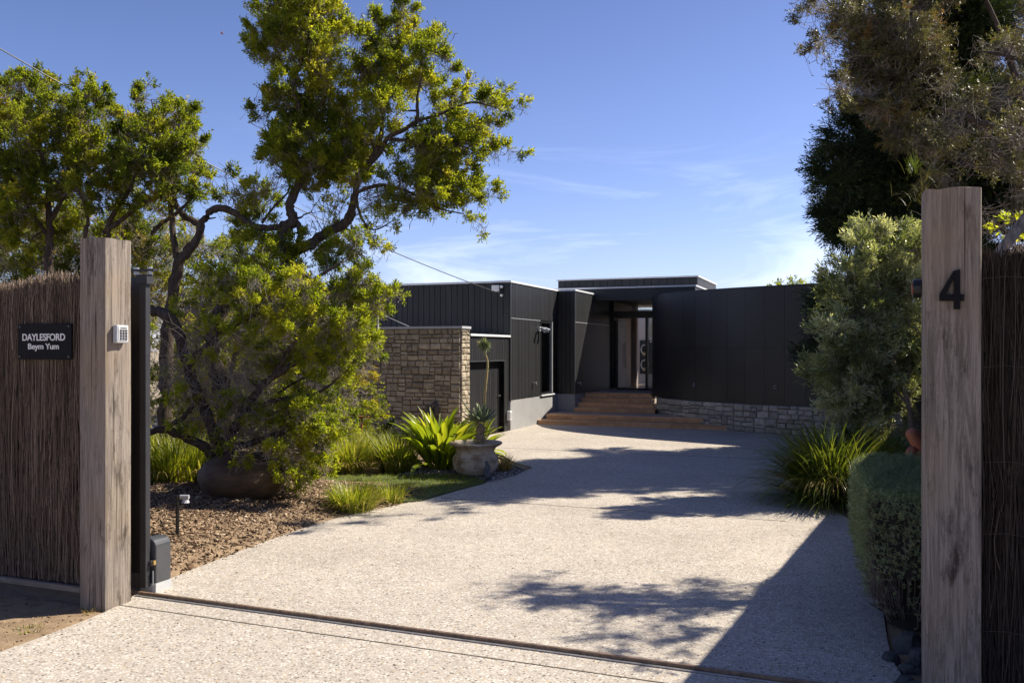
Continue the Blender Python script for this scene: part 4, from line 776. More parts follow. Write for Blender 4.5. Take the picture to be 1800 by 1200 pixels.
# rusty garden lights near the stone wall
for px, py, dd_, lb in ((636, 733, 13.6, 'nearer of two rusty T topped garden lights before the stone wall'), (612, 731, 14.3, 'rusty T topped garden light half behind the low shrub')):
    q = Vector(atd(px, py, dd_)); t = thing('rusty_garden_light', (q.x, q.y, 0), lb, 'garden light', 'rusty garden lights')
    MB().tube([(q.x, q.y, 0), (q.x, q.y, q.z)], .014, 8).build('post', mt['rust'], t); MB().obox((q.x+.02, q.y, q.z+.008), X*.085, Yc*.05, (0,0,.011)).build('lamp_head', mt['rust'], t)
# terracotta sculpture behind the right hedge
def tsc():
    d_ = 8.2; q0 = Vector(atd(1612, 815, d_)); t = thing('clay_sculpture', (q0.x, q0.y, 0), 'reddish brown clay pipe sculpture between the hedge and the right gate post', 'sculpture')
    P_ = [atd(1598,755,d_), atd(1606,766,d_), atd(1618,782,d_), atd(1632,796,d_)]; MB().tube([tuple(q) for q in smoothline([np.array(q) for q in P_], 4)], [.03,.045,.055,.06,.062,.065,.065,.066,.066,.066,.065,.06,.05], 14).build('upper_pipe', mt['terra'], t, smooth=True)
    P_ = [atd(1600,800,d_), atd(1603,792,d_), atd(1612,792,d_), atd(1620,802,d_), atd(1620,825,d_), atd(1618,860,d_)]; MB().tube([tuple(q) for q in smoothline([np.array(q) for q in P_], 3)], .045, 12).build('loop', mt['terra'], t, smooth=True)
    P_ = [atd(1602,812,d_-.05), atd(1604,826,d_-.05), atd(1604,880,d_-.05)]; MB().tube(P_, [.05,.06,.06], 12).build('lower_pipe', mt['terra'], t, smooth=True)
    MB().box((q0.x-.12, q0.y-.12, 0), (q0.x+.12, q0.y+.12, .25)).build('base', mt['rock'], t)
tsc()
# rocks lower right
def rock(px, py, z, sx, sy, sz, lb):
    c = at(px, py, z); r = random.Random(px); m = MB(); n_ = 9
    V = [Vector((math.cos(2*math.pi*k/n_)*sx*r.uniform(.75,1.15), math.sin(2*math.pi*k/n_)*sy*r.uniform(.75,1.15), zz*sz+r.uniform(-.1,.1)*sz))*(1 if zz < .5 else 1) for zz in (-.4,.3) for k in range(n_)]
    V += [Vector((math.cos(2*math.pi*k/n_+.2)*sx*r.uniform(.45,.75), math.sin(2*math.pi*k/n_+.2)*sy*r.uniform(.45,.75), sz*r.uniform(.75,1))) for k in range(n_)]
    V = [v_+Vector(c) for v_ in V]; Fc = [(i*n_+k, i*n_+(k+1)%n_, (i+1)*n_+(k+1)%n_, (i+1)*n_+k) for i in range(2) for k in range(n_)]+[tuple(2*n_+k for k in range(n_))]
    tag(obj('rock', V, Fc, mt['rock'], loc=(c[0], c[1], z)), lb, 'rock', 'dark rocks at the foot of the right hedge')
rock(1566,1158,0,.055,.05,.04,'small dark rock lying at the driveway edge, leftmost of the rocks by the hedge'); rock(1596,1140,0,.085,.08,.10,'largest dark rock, directly under the hedge foot'); rock(1600,1178,0,.06,.05,.045,'flat dark rock midway between hedge foot and frame bottom')
rock(1592,1200,0,.055,.045,.04,'dark angular rock at the bottom edge beside the driveway'); rock(1612,1158,.02,.05,.05,.06,'dark rock touching the right gate post, beside the largest'); rock(1612,1215,0,.06,.05,.05,'lowest dark rock against the right gate post'); rock(1578,1226,0,.05,.04,.03,'small flat dark rock just below the frame edge')
# bird
q = Vector(atd(390, 60, 22)); bd = thing('bird', q, 'tiny distant bird in the blue sky above the left trees', 'bird')
sk('body', [(q.x,q.y,q.z,.012), (q.x,q.y,q.z+.04,.02), (q.x+.01,q.y,q.z+.07,.012)], [(0,1),(1,2)], bd, mt['rust'], 1); MB().add([(q.x,q.y,q.z+.05),(q.x-.05,q.y,q.z+.01),(q.x-.02,q.y+.01,q.z+.0),(q.x,q.y,q.z+.04)], [(0,1,2,3)]).build('wing', mt['rust'], bd); MB().add([(q.x,q.y,q.z+.05),(q.x+.05,q.y,q.z-.01),(q.x+.02,q.y+.01,q.z-.02),(q.x,q.y,q.z+.04)], [(0,1,2,3)]).build('wing', mt['rust'], bd)

# ================================================================== STRAPPY PLANTS
G1 = 'strappy clumps in the left bed'
def gz(c): return (c[0], c[1], float(hgt(np.array([c[0]]), np.array([c[1]]))[0]))
clump('strappy_clump', gz(at(612, 830)), 660, .62, .015, 1, 'yellow green strappy clump right of the low shrub and behind the lawn', 'grass clump', 'blade', .20, .9, .62, G1)
clump('strappy_clump', gz(at(697, 828)), 704, .62, .016, 1, 'yellow green strappy clump between its twin and the broad leaved plant', 'grass clump', 'blade', .22, .9, .62, G1)
clump('strappy_clump', gz(at(655, 818)), 440, .62, .011, 1, 'strappy clump standing behind and between the two fuller ones', 'grass clump', 'blade', .18, .8, .5, G1)
clump('strappy_clump', gz(at(622, 897)), 792, .36, .011, 1, 'low bright strappy clump in front of the lawn at the driveway edge', 'grass clump', 'blade', .22, 1.1, .85, G1)
clump('strappy_clump', gz(at(688, 884)), 330, .26, .009, 1, 'small thin strappy tuft beside the driveway in front of the lawn', 'grass clump', 'blade', .12, .7, .8, G1)
clump('iris_clump', gz(at(312, 858, .05)), 726, .62, .022, 1, 'bright strappy clump behind the black garden light, left of the large urn', 'grass clump', 'blade', .34, 1.0, .6, G1, tint=(.1,.9))
clump('iris_clump', gz(at(255, 850, .05)), 440, .62, .022, 1, 'bright strappy clump partly behind the black gate end', 'grass clump', 'blade', .3, 1.0, .6, G1, tint=(.1,.9))
clump('iris_clump', gz(at(535, 856, .02)), 242, .26, .010, 1, 'small grass tuft at the right foot of the large urn', 'grass clump', 'blade', .15, .8, .8, G1)
clump('dry_grass_tuft', at(887, 829), 260, .30, .009, 1, 'golden dry grass tuft on the right of the urn', 'grass clump', 'dry', .05, .8, .8, 'dry tufts'); 
clump('verge_weed', gz(at(158, 1074)), 40, .07, .004, 1, 'tiny dry weed at the foot of the left gate post', 'weed', 'dry', .05, .8, 1.2)
clump('verge_weed', gz(at(50, 1105)), 40, .05, .007, 1, 'small yellow green weed on the sandy verge', 'weed', 'blade', .08, .8, 1.5)
clump('grass_sprig', (xl+.16, pR[1]-.10, .42), 3, .12, .004, 1, 'single bright grass sprig low in front of the right fence', 'grass', 'blade', .02, .3, .7)
G2 = 'dark strappy clumps right of the driveway'
clump('large_strappy_clump', gz(at(1465, 880)), 2300, 1.12, .016, 1, 'large dark arching strappy clump spilling onto the driveway beside the hedge', 'grass clump', 'bladeD', .34, 1.7, 1.25, G2, 7)
clump('large_strappy_clump', gz(at(1555, 838)), 924, .80, .016, 1, 'upright dark strappy clump behind the hedge under the olive tree', 'grass clump', 'bladeD', .35, 1.0, .7, G2, 6)
clump('large_strappy_clump', gz(at(1500, 815)), 924, .85, .014, 1, 'dark strappy clump behind the arching one, below the olive crown', 'grass clump', 'bladeD', .35, 1.1, .75, G2, 6)
# broad leaved plant
def broadplant(c, n, Lm, label, seed):
    t = thing('broad_leaf_plant', c, label, 'plant', 'broad leaved plants by the stone wall'); r = random.Random(seed)
    for i in range(n):
        az = r.uniform(0, 6.28); rr = .22*math.sqrt(r.random()); L_ = Lm*r.uniform(.6, 1.05); ti = min(1.15, abs(r.gauss(.15, .5))); B = (c[0]+rr*math.cos(az), c[1]+rr*math.sin(az), c[2]-.02)
        hd = Vector((math.cos(az), math.sin(az), 0)); sd = Vector((-math.sin(az), math.cos(az), 0)); p = Vector(B); V = []; sg_ = 8; wd = r.uniform(.095, .15); tw = r.uniform(-.6, .6); s2 = sd*math.cos(tw)+hd*math.sin(tw)*.6
        for k in range(sg_+1):
            q = k/sg_; w = wd*(max(.12, math.sin(math.pi*min(1, max(0, (q-.15)/.85))**.85)) if q < 1 else .03)
            an = ti+.75*q*q*(1+ti); u_ = -hd*math.cos(an)+Vector((0,0,1))*math.sin(an); V += [p-s2*w/2+u_*w*.22, p, p+s2*w/2+u_*w*.22]; p = p+(hd*math.sin(an)+Vector((0,0,1))*math.cos(an))*(L_/sg_)
        obj('leaf', V, [(3*k+j, 3*k+j+1, 3*k+4+j, 3*k+3+j) for k in range(sg_) for j in range(2)], mt['broad'], t, smooth=True, attr=np.full(len(V), min(1, max(0, r.gauss(.5, .28)))))
broadplant(at(775, 824), 150, 1.0, 'large bright yellow green broad leaved plant left of the urn', 3)
broadplant(at(826, 806), 70, .70, 'smaller broad leaved plant just behind the urn', 4)
# ================================================================== TREES
def tube_arr(paths, n=4):
    """paths: list of (pts (k,3), radii (k)) -> V, F"""
    m = MB()
    for pts, rad in paths: m.tube(pts, list(rad), n, False)
    return m
def foliage(blobs, dens, L, wd, per, shoot, mat, par, seed, up=.35, out=.8, flat=0, tint=.5, tvar=.25, name='crown', spread=.75):
    """blobs: list of (center(3), r, density mult). shoots with leaves along them"""
    r = np.random.default_rng(seed); SP = []; SD = []; ST_ = []; gc = np.mean([b[0] for b in blobs], 0)
    for (c, rad, dm) in blobs:
        c = np.array(c); n = max(6, int(dens*dm*(rad/.25)**2.2)); ncl = max(3, n//18); dirs = unit(r.normal(size=(ncl, 3))); cen = c + dirs*rad*(r.random((ncl, 1))**.45)*np.array([1,1,.85])
        cl = r.integers(0, ncl, n); bt = r.normal(tint, tvar*.6); tc = r.normal(bt, tvar*.7, ncl)
        od = unit(cen - c + 1e-6); oo = unit(c-gc)
        D = unit(od[cl]*out + oo*.35 + np.array([0,0,up]) + r.normal(0, .42, (n, 3))); Pp = cen[cl] + r.normal(0, rad*.09+.008, (n, 3))
        if flat: D[:, 2] *= (1-flat); D = unit(D)
        SP.append(Pp); SD.append(D); ST_.append(np.clip(r.normal(tc[cl], tvar*.35), 0, 1))
    SP = np.concatenate(SP); SD = np.concatenate(SD); ST_ = np.concatenate(ST_); ns = len(SP)
    t = (np.arange(per)+.5)/per; SL_ = shoot*r.uniform(.6, 1.3, ns); P_ = (SP[:, None, :] + SD[:, None, :]*(SL_[:, None]*t[None, :])[..., None]).reshape(-1, 3)
    D_ = np.repeat(SD, per, 0); rr = unit(r.normal(size=(ns*per, 3))); side = unit(rr - (rr*D_).sum(1, keepdims=True)*D_); LD = unit(D_*(1-spread*.5) + side*spread)
    n = ns*per; V, Fq, A = leaves(P_, LD, L*r.uniform(.65, 1.25, n), wd*r.uniform(.75, 1.25, n), np.clip(np.repeat(ST_, per)+r.normal(0, .07, n), 0, 1))
    o = obj(name, V, Fq, mt[mat], par, attr=A); return o, SP, SD
def skeleton(limbs, targets, par, seed, bark='bark', r0=.012, twn='branches', extra=0, kink=.12, minr=.0035, rs=1.0):
    """limbs: [(pts, radii)], targets: points to reach with branches"""
    r = random.Random(seed); NP = []; NR = []; m = MB(); 
    for pts, rad in limbs:
        P_ = smoothline([np.array(p) for p in pts], 6); R_ = np.interp(np.linspace(0, 1, len(P_)), np.linspace(0, 1, len(rad)), rad)*.8; R_ = R_*np.array([1+r.gauss(0,.07) for _ in R_])
        for i in range(1, len(P_)-1): P_[i] = P_[i] + np.array([r.gauss(0, R_[i]*.14) for _ in range(3)])
        m.tube([tuple(p) for p in P_], list(R_), 9); NP += list(P_); NR += list(R_)
    m.build('trunk', mt[bark], par, smooth=True); NP = [np.array(p) for p in NP]
    A = np.array(NP); R = np.array(NR); order = sorted(range(len(targets)), key=lambda i: np.min(np.sum((A-targets[i])**2, 1))); m2 = MB()
    cap_ = len(A)+len(order)*5; AA = np.zeros((cap_, 3)); RR = np.zeros(cap_); k = len(A); AA[:k] = A; RR[:k] = R
    for i in order:
        t = np.array(targets[i]); d = np.sum((AA[:k]-t)**2, 1); d = d + (AA[:k, 2] > t[2]+.15)*.12; j = int(np.argmin(d)); a = AA[j]; Lg = np.linalg.norm(t-a)
        if Lg < .03: continue
        ra = min(RR[j]*.75, r0*(1+Lg*1.2)*rs); rb = max(minr, ra*.4); mid = [a + (t-a)*q + np.array([r.gauss(0, kink*Lg*.5), r.gauss(0, kink*Lg*.5), r.gauss(0, kink*Lg*.5)+ (-.10*Lg*math.sin(math.pi*q))]) for q in (.28, .55, .8)]
        P_ = [a]+mid+[t]; rd = [ra, ra*.85, (ra+rb)/2, rb*1.2, rb]; m2.tube([tuple(p) for p in P_], rd, 4 if ra < .02 else 6, False)
        for p, q in zip(P_[1:], rd[1:]): AA[k] = p; RR[k] = q; k += 1
    m2.stuff = 1; return m2
def fine_twigs(SP, SD, frac, seed, lmin, lmax, rad, par, mat, name='twigs'):
    r = np.random.default_rng(seed); idx = r.choice(len(SP), int(len(SP)*frac), replace=False); P_ = SP[idx]; D = unit(SD[idx]+r.normal(0, .45, (len(idx), 3))); n = len(idx); L = r.uniform(lmin, lmax, n)[:, None]
    S = unit(np.cross(D, rnd_dir(n))); T_ = np.cross(D, S); rings = []
    for q, rr in ((-1.0, 1.0), (-.45, .8), (.15, .35)):
        c = P_ + D*L*q + S*(L*.10*math.sin((q+1)*3)); 
        for k in range(3): rings.append(c + (S*math.cos(2.09*k)+T_*math.sin(2.09*k))*rad*rr)
    V = np.stack(rings, 1).reshape(-1, 3); i = np.arange(n)[:, None]*9; q = np.array([(3*a+b, 3*a+(b+1)%3, 3*a+3+(b+1)%3, 3*a+3+b) for a in range(2) for b in range(3)])
    o = obj(name, V, (i[:, None, :]+q[None]).reshape(-1, 4), mt[mat], par); o['kind'] = 'stuff'; return o
def zb(lst, ox, oy, s, d, jit, rng, dm=1, rscale=1.0, back=0):
    out_ = []
    for e in lst:
        x, y, rr = e[:3]; dd = (e[3] if len(e) > 3 else d) + rng.uniform(-jit, jit); k = e[4] if len(e) > 4 else 1
        out_.append((np.array(atd(ox+x/s, oy+y/s, dd)), rr/s/F*dd*rscale, dm*k))
        if back and rr/s > 22: out_.append((np.array(atd(ox+(x+rng.uniform(-20,20))/s, oy+(y+rng.uniform(-20,20))/s, dd+back*rng.uniform(.6,1.2))), rr/s/F*dd*rscale, dm*k*.8))
    return out_
rg = np.random.default_rng(5)
# ---- tall tea tree
D0 = 10.6
UP = [(250,60,120),(400,60,105),(250,-60,110),(400,-40,100),(180,150,70),(130,190,48),(330,180,120),(480,170,85),(580,150,65),(230,260,85),(420,300,110),(690,115,60),(810,60,58),(795,150,75),(900,130,52),(930,230,85),(1010,300,52),(740,260,90),(620,330,100),(180,440,55),(150,530,50),(280,420,85),(400,450,100),(350,570,115),(520,560,105),(215,690,62),(200,620,60),(280,720,90),(300,620,95),(250,780,55),(380,760,80),(430,690,100),(500,740,80),(360,830,60),(560,650,75),(800,380,100),(930,370,60),(700,480,95),(1060,430,52),(1090,370,28),(1180,440,62),(1240,480,45),(1280,410,28),(1300,500,42),(1355,485,28),(1230,560,50),(1000,520,90),(1120,600,75),(960,640,95),(1100,700,80),(1230,710,50),(1310,700,38),(1350,700,22),(1160,870,58),(1200,900,40),(1060,850,80),(1000,760,80),(900,800,80,D0,.7),(880,700,85,D0,.8),(700,620,90,D0,.7),(580,740,75),(940,800,90,D0,.8),(1060,940,45,D0,.8),(1140,1010,34),(1180,1050,20),(780,850,90,D0,.55),(620,830,65,D0,.8),(480,800,75,D0,.8),(880,930,60,D0,.5),(760,1010,50,D0,.35),(960,980,45,D0,.6),(60,900,60,D0,.5),(130,950,70,D0,.5),(60,1020,80,D0,.5),(180,1080,80,D0,.7),(250,1130,80,D0,.8),(380,1100,70,D0,.7),(480,1080,60,D0,.5),(420,950,50,D0,.35),(500,940,50,D0,.3),(900,860,100,D0,.6),(820,930,70,D0,.5),(700,960,60,D0,.3),(560,1130,60,D0,.7),(640,1060,38,D0,.5),(700,1140,28,D0,.9),(670,1120,34,D0,.7),(640,740,80,D0,.5),(820,720,90,D0,.4)]
tallA = thing('tea_tree', at(405, 850, .05), 'tall wind bent tea tree with bright yellow green crown leaning right against the sky', 'tree')
bl = zb(UP, 400, 0, 2.609, D0, .35, rg, 1.0, 1.12, back=.5)
o, SP, SD = foliage(bl, 205, .044, .0155, 10, .10, 'leafA', tallA, 21, up=.65, tint=.50, tvar=.25)
def L8(*pts, d=D0): return [atd(250+x/2.667, 250+y/2.667, (q[0] if q else d)) for x, y, *q in pts]
def L2(*pts, d=D0): return [atd(400+x/2.609, y/2.609, (q[0] if q else d)) for x, y, *q in pts]
base = at(405, 850, .05)
limbs = [([base, atd(400,760,10.7)] + L8((350,1080),(330,880),(430,700),(560,560),(650,440),(720,360)), [.14,.13,.12,.115,.11,.10,.085,.08]),
         (L8((720,370),(690,300),(730,200),(745,120),(700,20)) + L2((330,520),(300,400),(350,250),(400,60)), [.075,.07,.062,.055,.05,.04,.032,.024,.012]),
         (L8((640,460),(700,520),(780,480),(880,420),(960,370),(990,290),(1010,190)) + L2((640,760),(700,640),(720,500),(800,300)), [.06,.085,.08,.075,.07,.06,.05,.042,.035,.025,.012]),
         (L2((590,860),(600,800),(690,710),(740,630),(860,560),(870,450),(900,300)), [.05,.045,.04,.036,.03,.022,.012]),
         (L2((690,700),(655,620),(710,540),(705,470),(720,300)), [.035,.032,.028,.022,.012]),
         (L2((860,560),(980,520),(1120,470),(1250,500)), [.028,.022,.016,.008]),
         (L2((600,880),(700,850),(830,880),(950,950),(1080,980)), [.03,.026,.02,.014,.008]),
         (L2((590,870),(600,960),(640,1040),(690,1050),(760,1010)), [.022,.02,.016,.012,.006]),
         (L2((740,640),(850,640),(980,640),(1150,700)), [.03,.024,.018,.008]),
         (L8((700,380),(620,400),(520,390),(430,330),(350,310),(290,360),(250,470),(180,560)), [.05,.05,.045,.05,.055,.055,.05,.04]),
         (L8((735,380),(740,450),(700,530),(620,640)), [.04,.045,.05,.05]),
         (L8((560,380),(620,300),(690,215),(640,110),(600,100)), [.022,.018,.012,.008,.005])]
tg = [b[0]+np.array([rg.normal(0, b[1]*.5) for _ in range(3)]) for b in bl for _ in range(6)]
m2 = skeleton(limbs, tg, tallA, 3); o = m2.build('branches', mt['bark'], tallA); 
fine_twigs(SP, SD, .5, 31, .08, .20, .0022, tallA, 'twig')
# bare dead twigs near the left gap and underneath
def bare(par, seeds, n, seed, spread, mat='deadtwig', rr=.004):
    r = random.Random(seed); m = MB()
    for (p, dirv, L_) in seeds:
        for i in range(n):
            p0 = Vector(p)+Vector([r.gauss(0, .05) for _ in range(3)]); d = (Vector(dirv)+Vector([r.gauss(0, spread) for _ in range(3)])).normalized(); pts = [p0]; L1 = L_*r.uniform(.4, 1)
            for k in range(5): d = (d+Vector([r.gauss(0, .16) for _ in range(3)])).normalized(); pts.append(pts[-1]+d*L1/5)
            m.tube(pts, [rr, rr*.8, rr*.65, rr*.5, rr*.4, rr*.3], 3, False)
            for b in range(3):
                q = pts[r.randint(1, 4)]; dd = (d+Vector([r.gauss(0, .5) for _ in range(3)])).normalized(); m.tube([q, q+dd*L1*.18, q+dd*L1*.3+Vector((0,0,.02))], [rr*.5, rr*.35, rr*.2], 3, False)
    o = m.build('dead_twigs', mt[mat], par); o['kind'] = 'stuff'; return o
bare(tallA, [(L8((430,300))[0], (.1,0,.9), .5), (L8((530,260))[0], (.5,.1,.8), .45), (L8((600,230))[0], (.3,0,.8), .4), (L8((850,420))[0], (.2,0,.6), .55), (L8((1000,330))[0], (.6,0,.2), .6), (L8((1060,260))[0], (.7,0,.1), .6), (L2((700,880))[0], (.8,0,-.1), .7), (L2((850,780))[0], (.8,0,.2), .7), (L2((640,900))[0], (.6,0,.1), .6), (L8((900,330))[0], (0,0,1), .5)], 16, 77, .35, 'twig', .0045)
# ---- low spreading shrub in front of it
D1 = 9.6
LO = [(620,480,55,10.2,.6),(700,640,70,9.4,.8),(560,640,70,9.3,.6),(480,740,80,9.3,.5),(640,760,80,9.3,.6),(300,640,60,9.8,.5),(560,560,75,9.9,.8),(470,520,60,9.9,.6),(660,560,60,9.9,.6),(540,470,50,9.9,.4),(380,640,80,9.9,.6),(1150,500,30),(1100,480,25),(1020,420,40,D1,.7),(980,480,50,D1,.7),(900,560,80,D1,.6),(1040,640,75),(1170,720,42),(1205,700,25),(1100,760,75),(950,700,100,D1,.8),(760,680,110,D1,.6),(600,650,100,D1,.5),(560,800,120,D1,.45),(700,850,120,D1,.6),(850,850,110),(1000,850,90),(1070,960,60),(1110,990,28),(950,950,90),(900,1060,62),(800,1000,100),(640,1000,110,D1,.7),(470,930,90,D1,.4),(350,730,80,D1+.6,.5),(300,880,80,D1,.4),(450,620,60,D1+.6,.4),(260,1000,70,D1,.35),(180,800,60,D1,.35)]
LO2 = [(640,180,80),(700,230,42),(600,150,50),(560,260,85),(480,180,140),(540,380,85),(480,480,75),(560,470,45),(400,350,120),(430,520,60,D1-.1,.8),(350,150,120,D1,.7),(250,250,110,D1,.5),(180,150,110,D1,.35),(90,180,100,D1,.3),(40,80,90,D1,.3),(350,480,55,D1,.6),(-60,100,110,D1,.25),(-180,60,110,D1,.25),(-250,180,90,D1,.25),(-330,20,100,D1,.25)]
low = thing('spreading_shrub', at(395, 842, .05), 'low spreading bright green shrub drooping over the large brown urn', 'shrub')
FRT = [(430,800,22,9.0,.5),(470,800,24,8.95,.6),(500,835,20,9.0,.8),(400,780,20,9.1,.4),(515,800,24,9.1,.9),(370,790,16,9.1,.3)]
bl2 = zb(FRT, 0, 0, 1, 9, .08, rg, 1, 1.0) + zb(LO, 250, 250, 2.667, D1, .35, rg, 1, 1.0, back=.4) + zb(LO2, 400, 680, 3.27, D1-.1, .35, rg, 1, 1.0, back=.35)
o, SP2, SD2 = foliage(bl2, 260, .042, .013, 10, .085, 'leafL', low, 22, tint=.52, tvar=.26, up=.25)
base = at(395, 842, .05)
def LZ7(*pts, d=D1): return [atd(400+x/3.27, 680+y/3.27, (q[0] if q else d)) for x, y, *q in pts]
limbs = [([base, atd(375,800,D1+.1), atd(330,770,D1), atd(285,755,D1-.1), atd(240,765,D1-.2)], [.09,.075,.06,.05,.035]),
         ([base, atd(400,790,D1+.1), atd(430,720,D1), atd(480,660,D1), atd(560,620,D1)], [.10,.08,.06,.045,.02]),
         ([base, atd(380,770,D1), atd(350,700,D1), atd(330,640,D1), atd(300,560,D1), atd(262,545,D1)], [.10,.08,.07,.07,.08,.06]),
         ([atd(400,790,D1), atd(470,770,D1), atd(540,740,D1), atd(600,730,D1)], [.06,.04,.025,.012]),
         ([atd(430,720,D1), atd(500,700,D1), atd(560,690,D1), atd(620,640,D1)], [.04,.03,.02,.01]),
         ([atd(330,640,D1), atd(400,580,D1), atd(470,540,D1), atd(540,500,D1), atd(600,460,D1)], [.06,.05,.04,.03,.012]),
         ([atd(480,660,D1), atd(520,600,D1), atd(570,560,D1), atd(640,540,D1)], [.035,.028,.02,.01]),
         ([atd(285,755,D1-.1), atd(320,735,D1-.1), atd(350,700,D1-.15)], [.03,.035,.03])]
tg = [b[0]+np.array([rg.normal(0, b[1]*.5) for _ in range(3)]) for b in bl2 for _ in range(6)]
m2 = skeleton(limbs, tg, low, 4); m2.build('branches', mt['bark'], low); fine_twigs(SP2, SD2, .7, 32, .08, .22, .0024, low, 'deadtwig')
sd_ = [(LZ7((x_, y_))[0], (.3+.2*(x_>0), -.2, -.35), .6) for x_, y_ in ((20,100),(80,60),(140,120),(0,200),(60,260),(160,220),(230,330),(-60,30),(-160,0),(-260,-40),(-120,-120),(-260,-200),(-200,-300),(40,-100),(120,-180),(-60,-260),(300,200),(-350,-100))]
bare(low, sd_, 30, 78, .55, 'deadtwig', .0038)
# ---- left background trees
BGL = [(100,400,75),(190,420,72),(60,510,90),(250,430,45),(30,420,50),(430,430,45),(410,380,26),(420,520,95),(510,480,45),(530,560,70),(570,560,35),(270,560,105),(130,650,130),(350,680,130),(60,800,110),(200,850,140),(420,750,105),(470,830,115),(320,930,90,12,.6),(100,960,110,12,.6),(20,900,100,12),(30,640,90),(220,980,90,12,.5),(400,960,90,12,.6),(120,1080,100,12,.7),(20,1100,90,12,.8),(300,1100,90,12,.5),(130,1180,90,12,.8)]
BGR = [(755,420,26),(750,490,60),(690,500,32),(850,500,40),(930,540,42),(890,530,40),(780,620,105),(900,620,90),(975,660,50),(650,650,65),(700,720,110),(860,760,120),(970,740,60),(780,860,135),(940,880,85),(1040,880,42),(1150,860,36),(1180,860,22),(1100,960,50,11.8,.7),(600,930,105,11.8,.8),(560,640,45),(620,800,90),(520,1000,90,11.8,.6),(640,1060,100,11.8,.45),(760,1020,100,11.8,.4),(900,980,90,11.8,.6),(1010,960,60,11.8,.6),(1290,1000,90,11.8,.5),(1180,1080,70,11.8,.5)]
t1 = thing('background_tree', tuple(atd(100, 800, 12.3)[:2])+(0,), 'bushy green tree above the left brush fence at the frame edge', 'tree', 'green trees behind the left fence')
b1 = zb(BGL, 0, 0, 2.858, 12.0, .5, rg, 1, 1.12, back=.6)
o, S1, Dd1 = foliage(b1, 150, .046, .017, 10, .09, 'leafB', t1, 23, tint=.50, tvar=.24, up=.7)
def L1(*pts, d=12.0): return [atd(x/2.858, y/2.858, (q[0] if q else d)) for x, y, *q in pts]
bs = tuple(atd(95, 850, 12.0)[:2])+(0,)
limbs = [([bs] + L1((245,1400),(250,1200),(245,1050),(240,900),(200,750),(130,560),(100,420)), [.09,.075,.06,.05,.04,.03,.02,.01]), (L1((250,1120),(310,1000),(325,930),(360,760),(420,560),(430,420)), [.045,.04,.032,.026,.018,.008]), (L1((250,1200),(150,1050),(60,900),(20,700)), [.04,.03,.02,.01]), ([tuple(atd(160,850,12.2)[:2])+(0,)] + L1((430,1300),(440,1100),(400,950),(380,800)), [.06,.045,.03,.02,.01])]
tg = [b[0]+np.array([rg.normal(0, b[1]*.5) for _ in range(3)]) for b in b1 for _ in range(5)]
skeleton(limbs, tg, t1, 5).build('branches', mt['bark'], t1); fine_twigs(S1, Dd1, .4, 33, .1, .25, .0028, t1, 'twig')
t2 = thing('background_tree', tuple(atd(300, 800, 11.8)[:2])+(0,), 'darker green tree with two pointed tops between the left post and the tall tea tree', 'tree', 'green trees behind the left fence')
b2_ = zb(BGR, 0, 0, 2.858, 11.8, .5, rg, 1, 1.12, back=.6)
o, S1, Dd1 = foliage(b2_, 150, .046, .017, 10, .09, 'leafB', t2, 24, tint=.45, tvar=.24, up=.7)
bs = tuple(atd(300, 850, 11.8)[:2])+(0,)
limbs = [([bs] + [atd(290,700,11.8), atd(300,560,11.8), atd(312,470,11.8), atd(330,440,11.8), atd(352,400,11.8)] + L1((900,1060),(850,900),(800,700),(760,500)), [.13,.12,.10,.09,.08,.06,.05,.035,.02,.008]), ([atd(312,470,11.8), atd(305,420,11.8), atd(300,360,11.8), atd(290,300,11.8), atd(310,240,11.8)], [.06,.05,.04,.025,.01]), (L1((520,1170),(640,1080),(720,1020),(790,980),(900,830)), [.04,.038,.034,.028,.01]), (L1((760,1180),(800,1130),(900,1060),(1000,960)), [.04,.035,.03,.01]), ([tuple(atd(230,850,12)[:2])+(0,), atd(210,500,12), atd(190,400,12), atd(230,330,12), atd(250,250,12)], [.07,.05,.04,.03,.01])]
tg = [b[0]+np.array([rg.normal(0, b[1]*.5) for _ in range(3)]) for b in b2_ for _ in range(5)]
skeleton(limbs, tg, t2, 6).build('branches', mt['bark'], t2); fine_twigs(S1, Dd1, .4, 34, .1, .25, .0028, t2, 'twig')
# far filler shrub mass seen through the gaps (olive thicket)
FT = [(x_, y_, 52+10*math.sin(x_), 14.0+1.2*math.sin(x_*.07), .5) for x_ in range(250, 680, 48) for y_ in (430, 500, 570, 640, 710, 770) if not (x_ > 560 and y_ < 520) and not (x_ > 640) and not (y_ == 430 and x_ > 440)] + [(x_, y_, 60, 13.5, .7) for x_ in range(-20, 270, 55) for y_ in (400, 460, 520)]
t3 = thing('thicket_shrub', tuple(atd(400, 780, 14.2)[:2])+(0,), 'loose olive brown thicket behind the tea tree seen through its branches', 'shrub')
b3 = zb(FT, 0, 0, 1, 14, .5, rg, 1, 1)
o, S3, Dd3 = foliage(b3, 110, .05, .017, 9, .10, 'leafB', t3, 25, tint=.6, tvar=.3); fine_twigs(S3, Dd3, .9, 35, .12, .35, .004, t3, 'deadtwig')
tg = [b[0] for b in b3 for _ in range(2)]; bs = tuple(atd(400, 780, 14.2)[:2])+(0,)
skeleton([([bs, atd(400,700,14.2), atd(420,560,14.2), atd(380,440,14)], [.08,.06,.04,.01]), ([bs, atd(340,650,14), atd(300,520,14)], [.05,.04,.01]), ([bs, atd(480,700,14), atd(560,650,14)], [.05,.03,.01])], tg, t3, 7).build('branches', mt['twig'], t3)
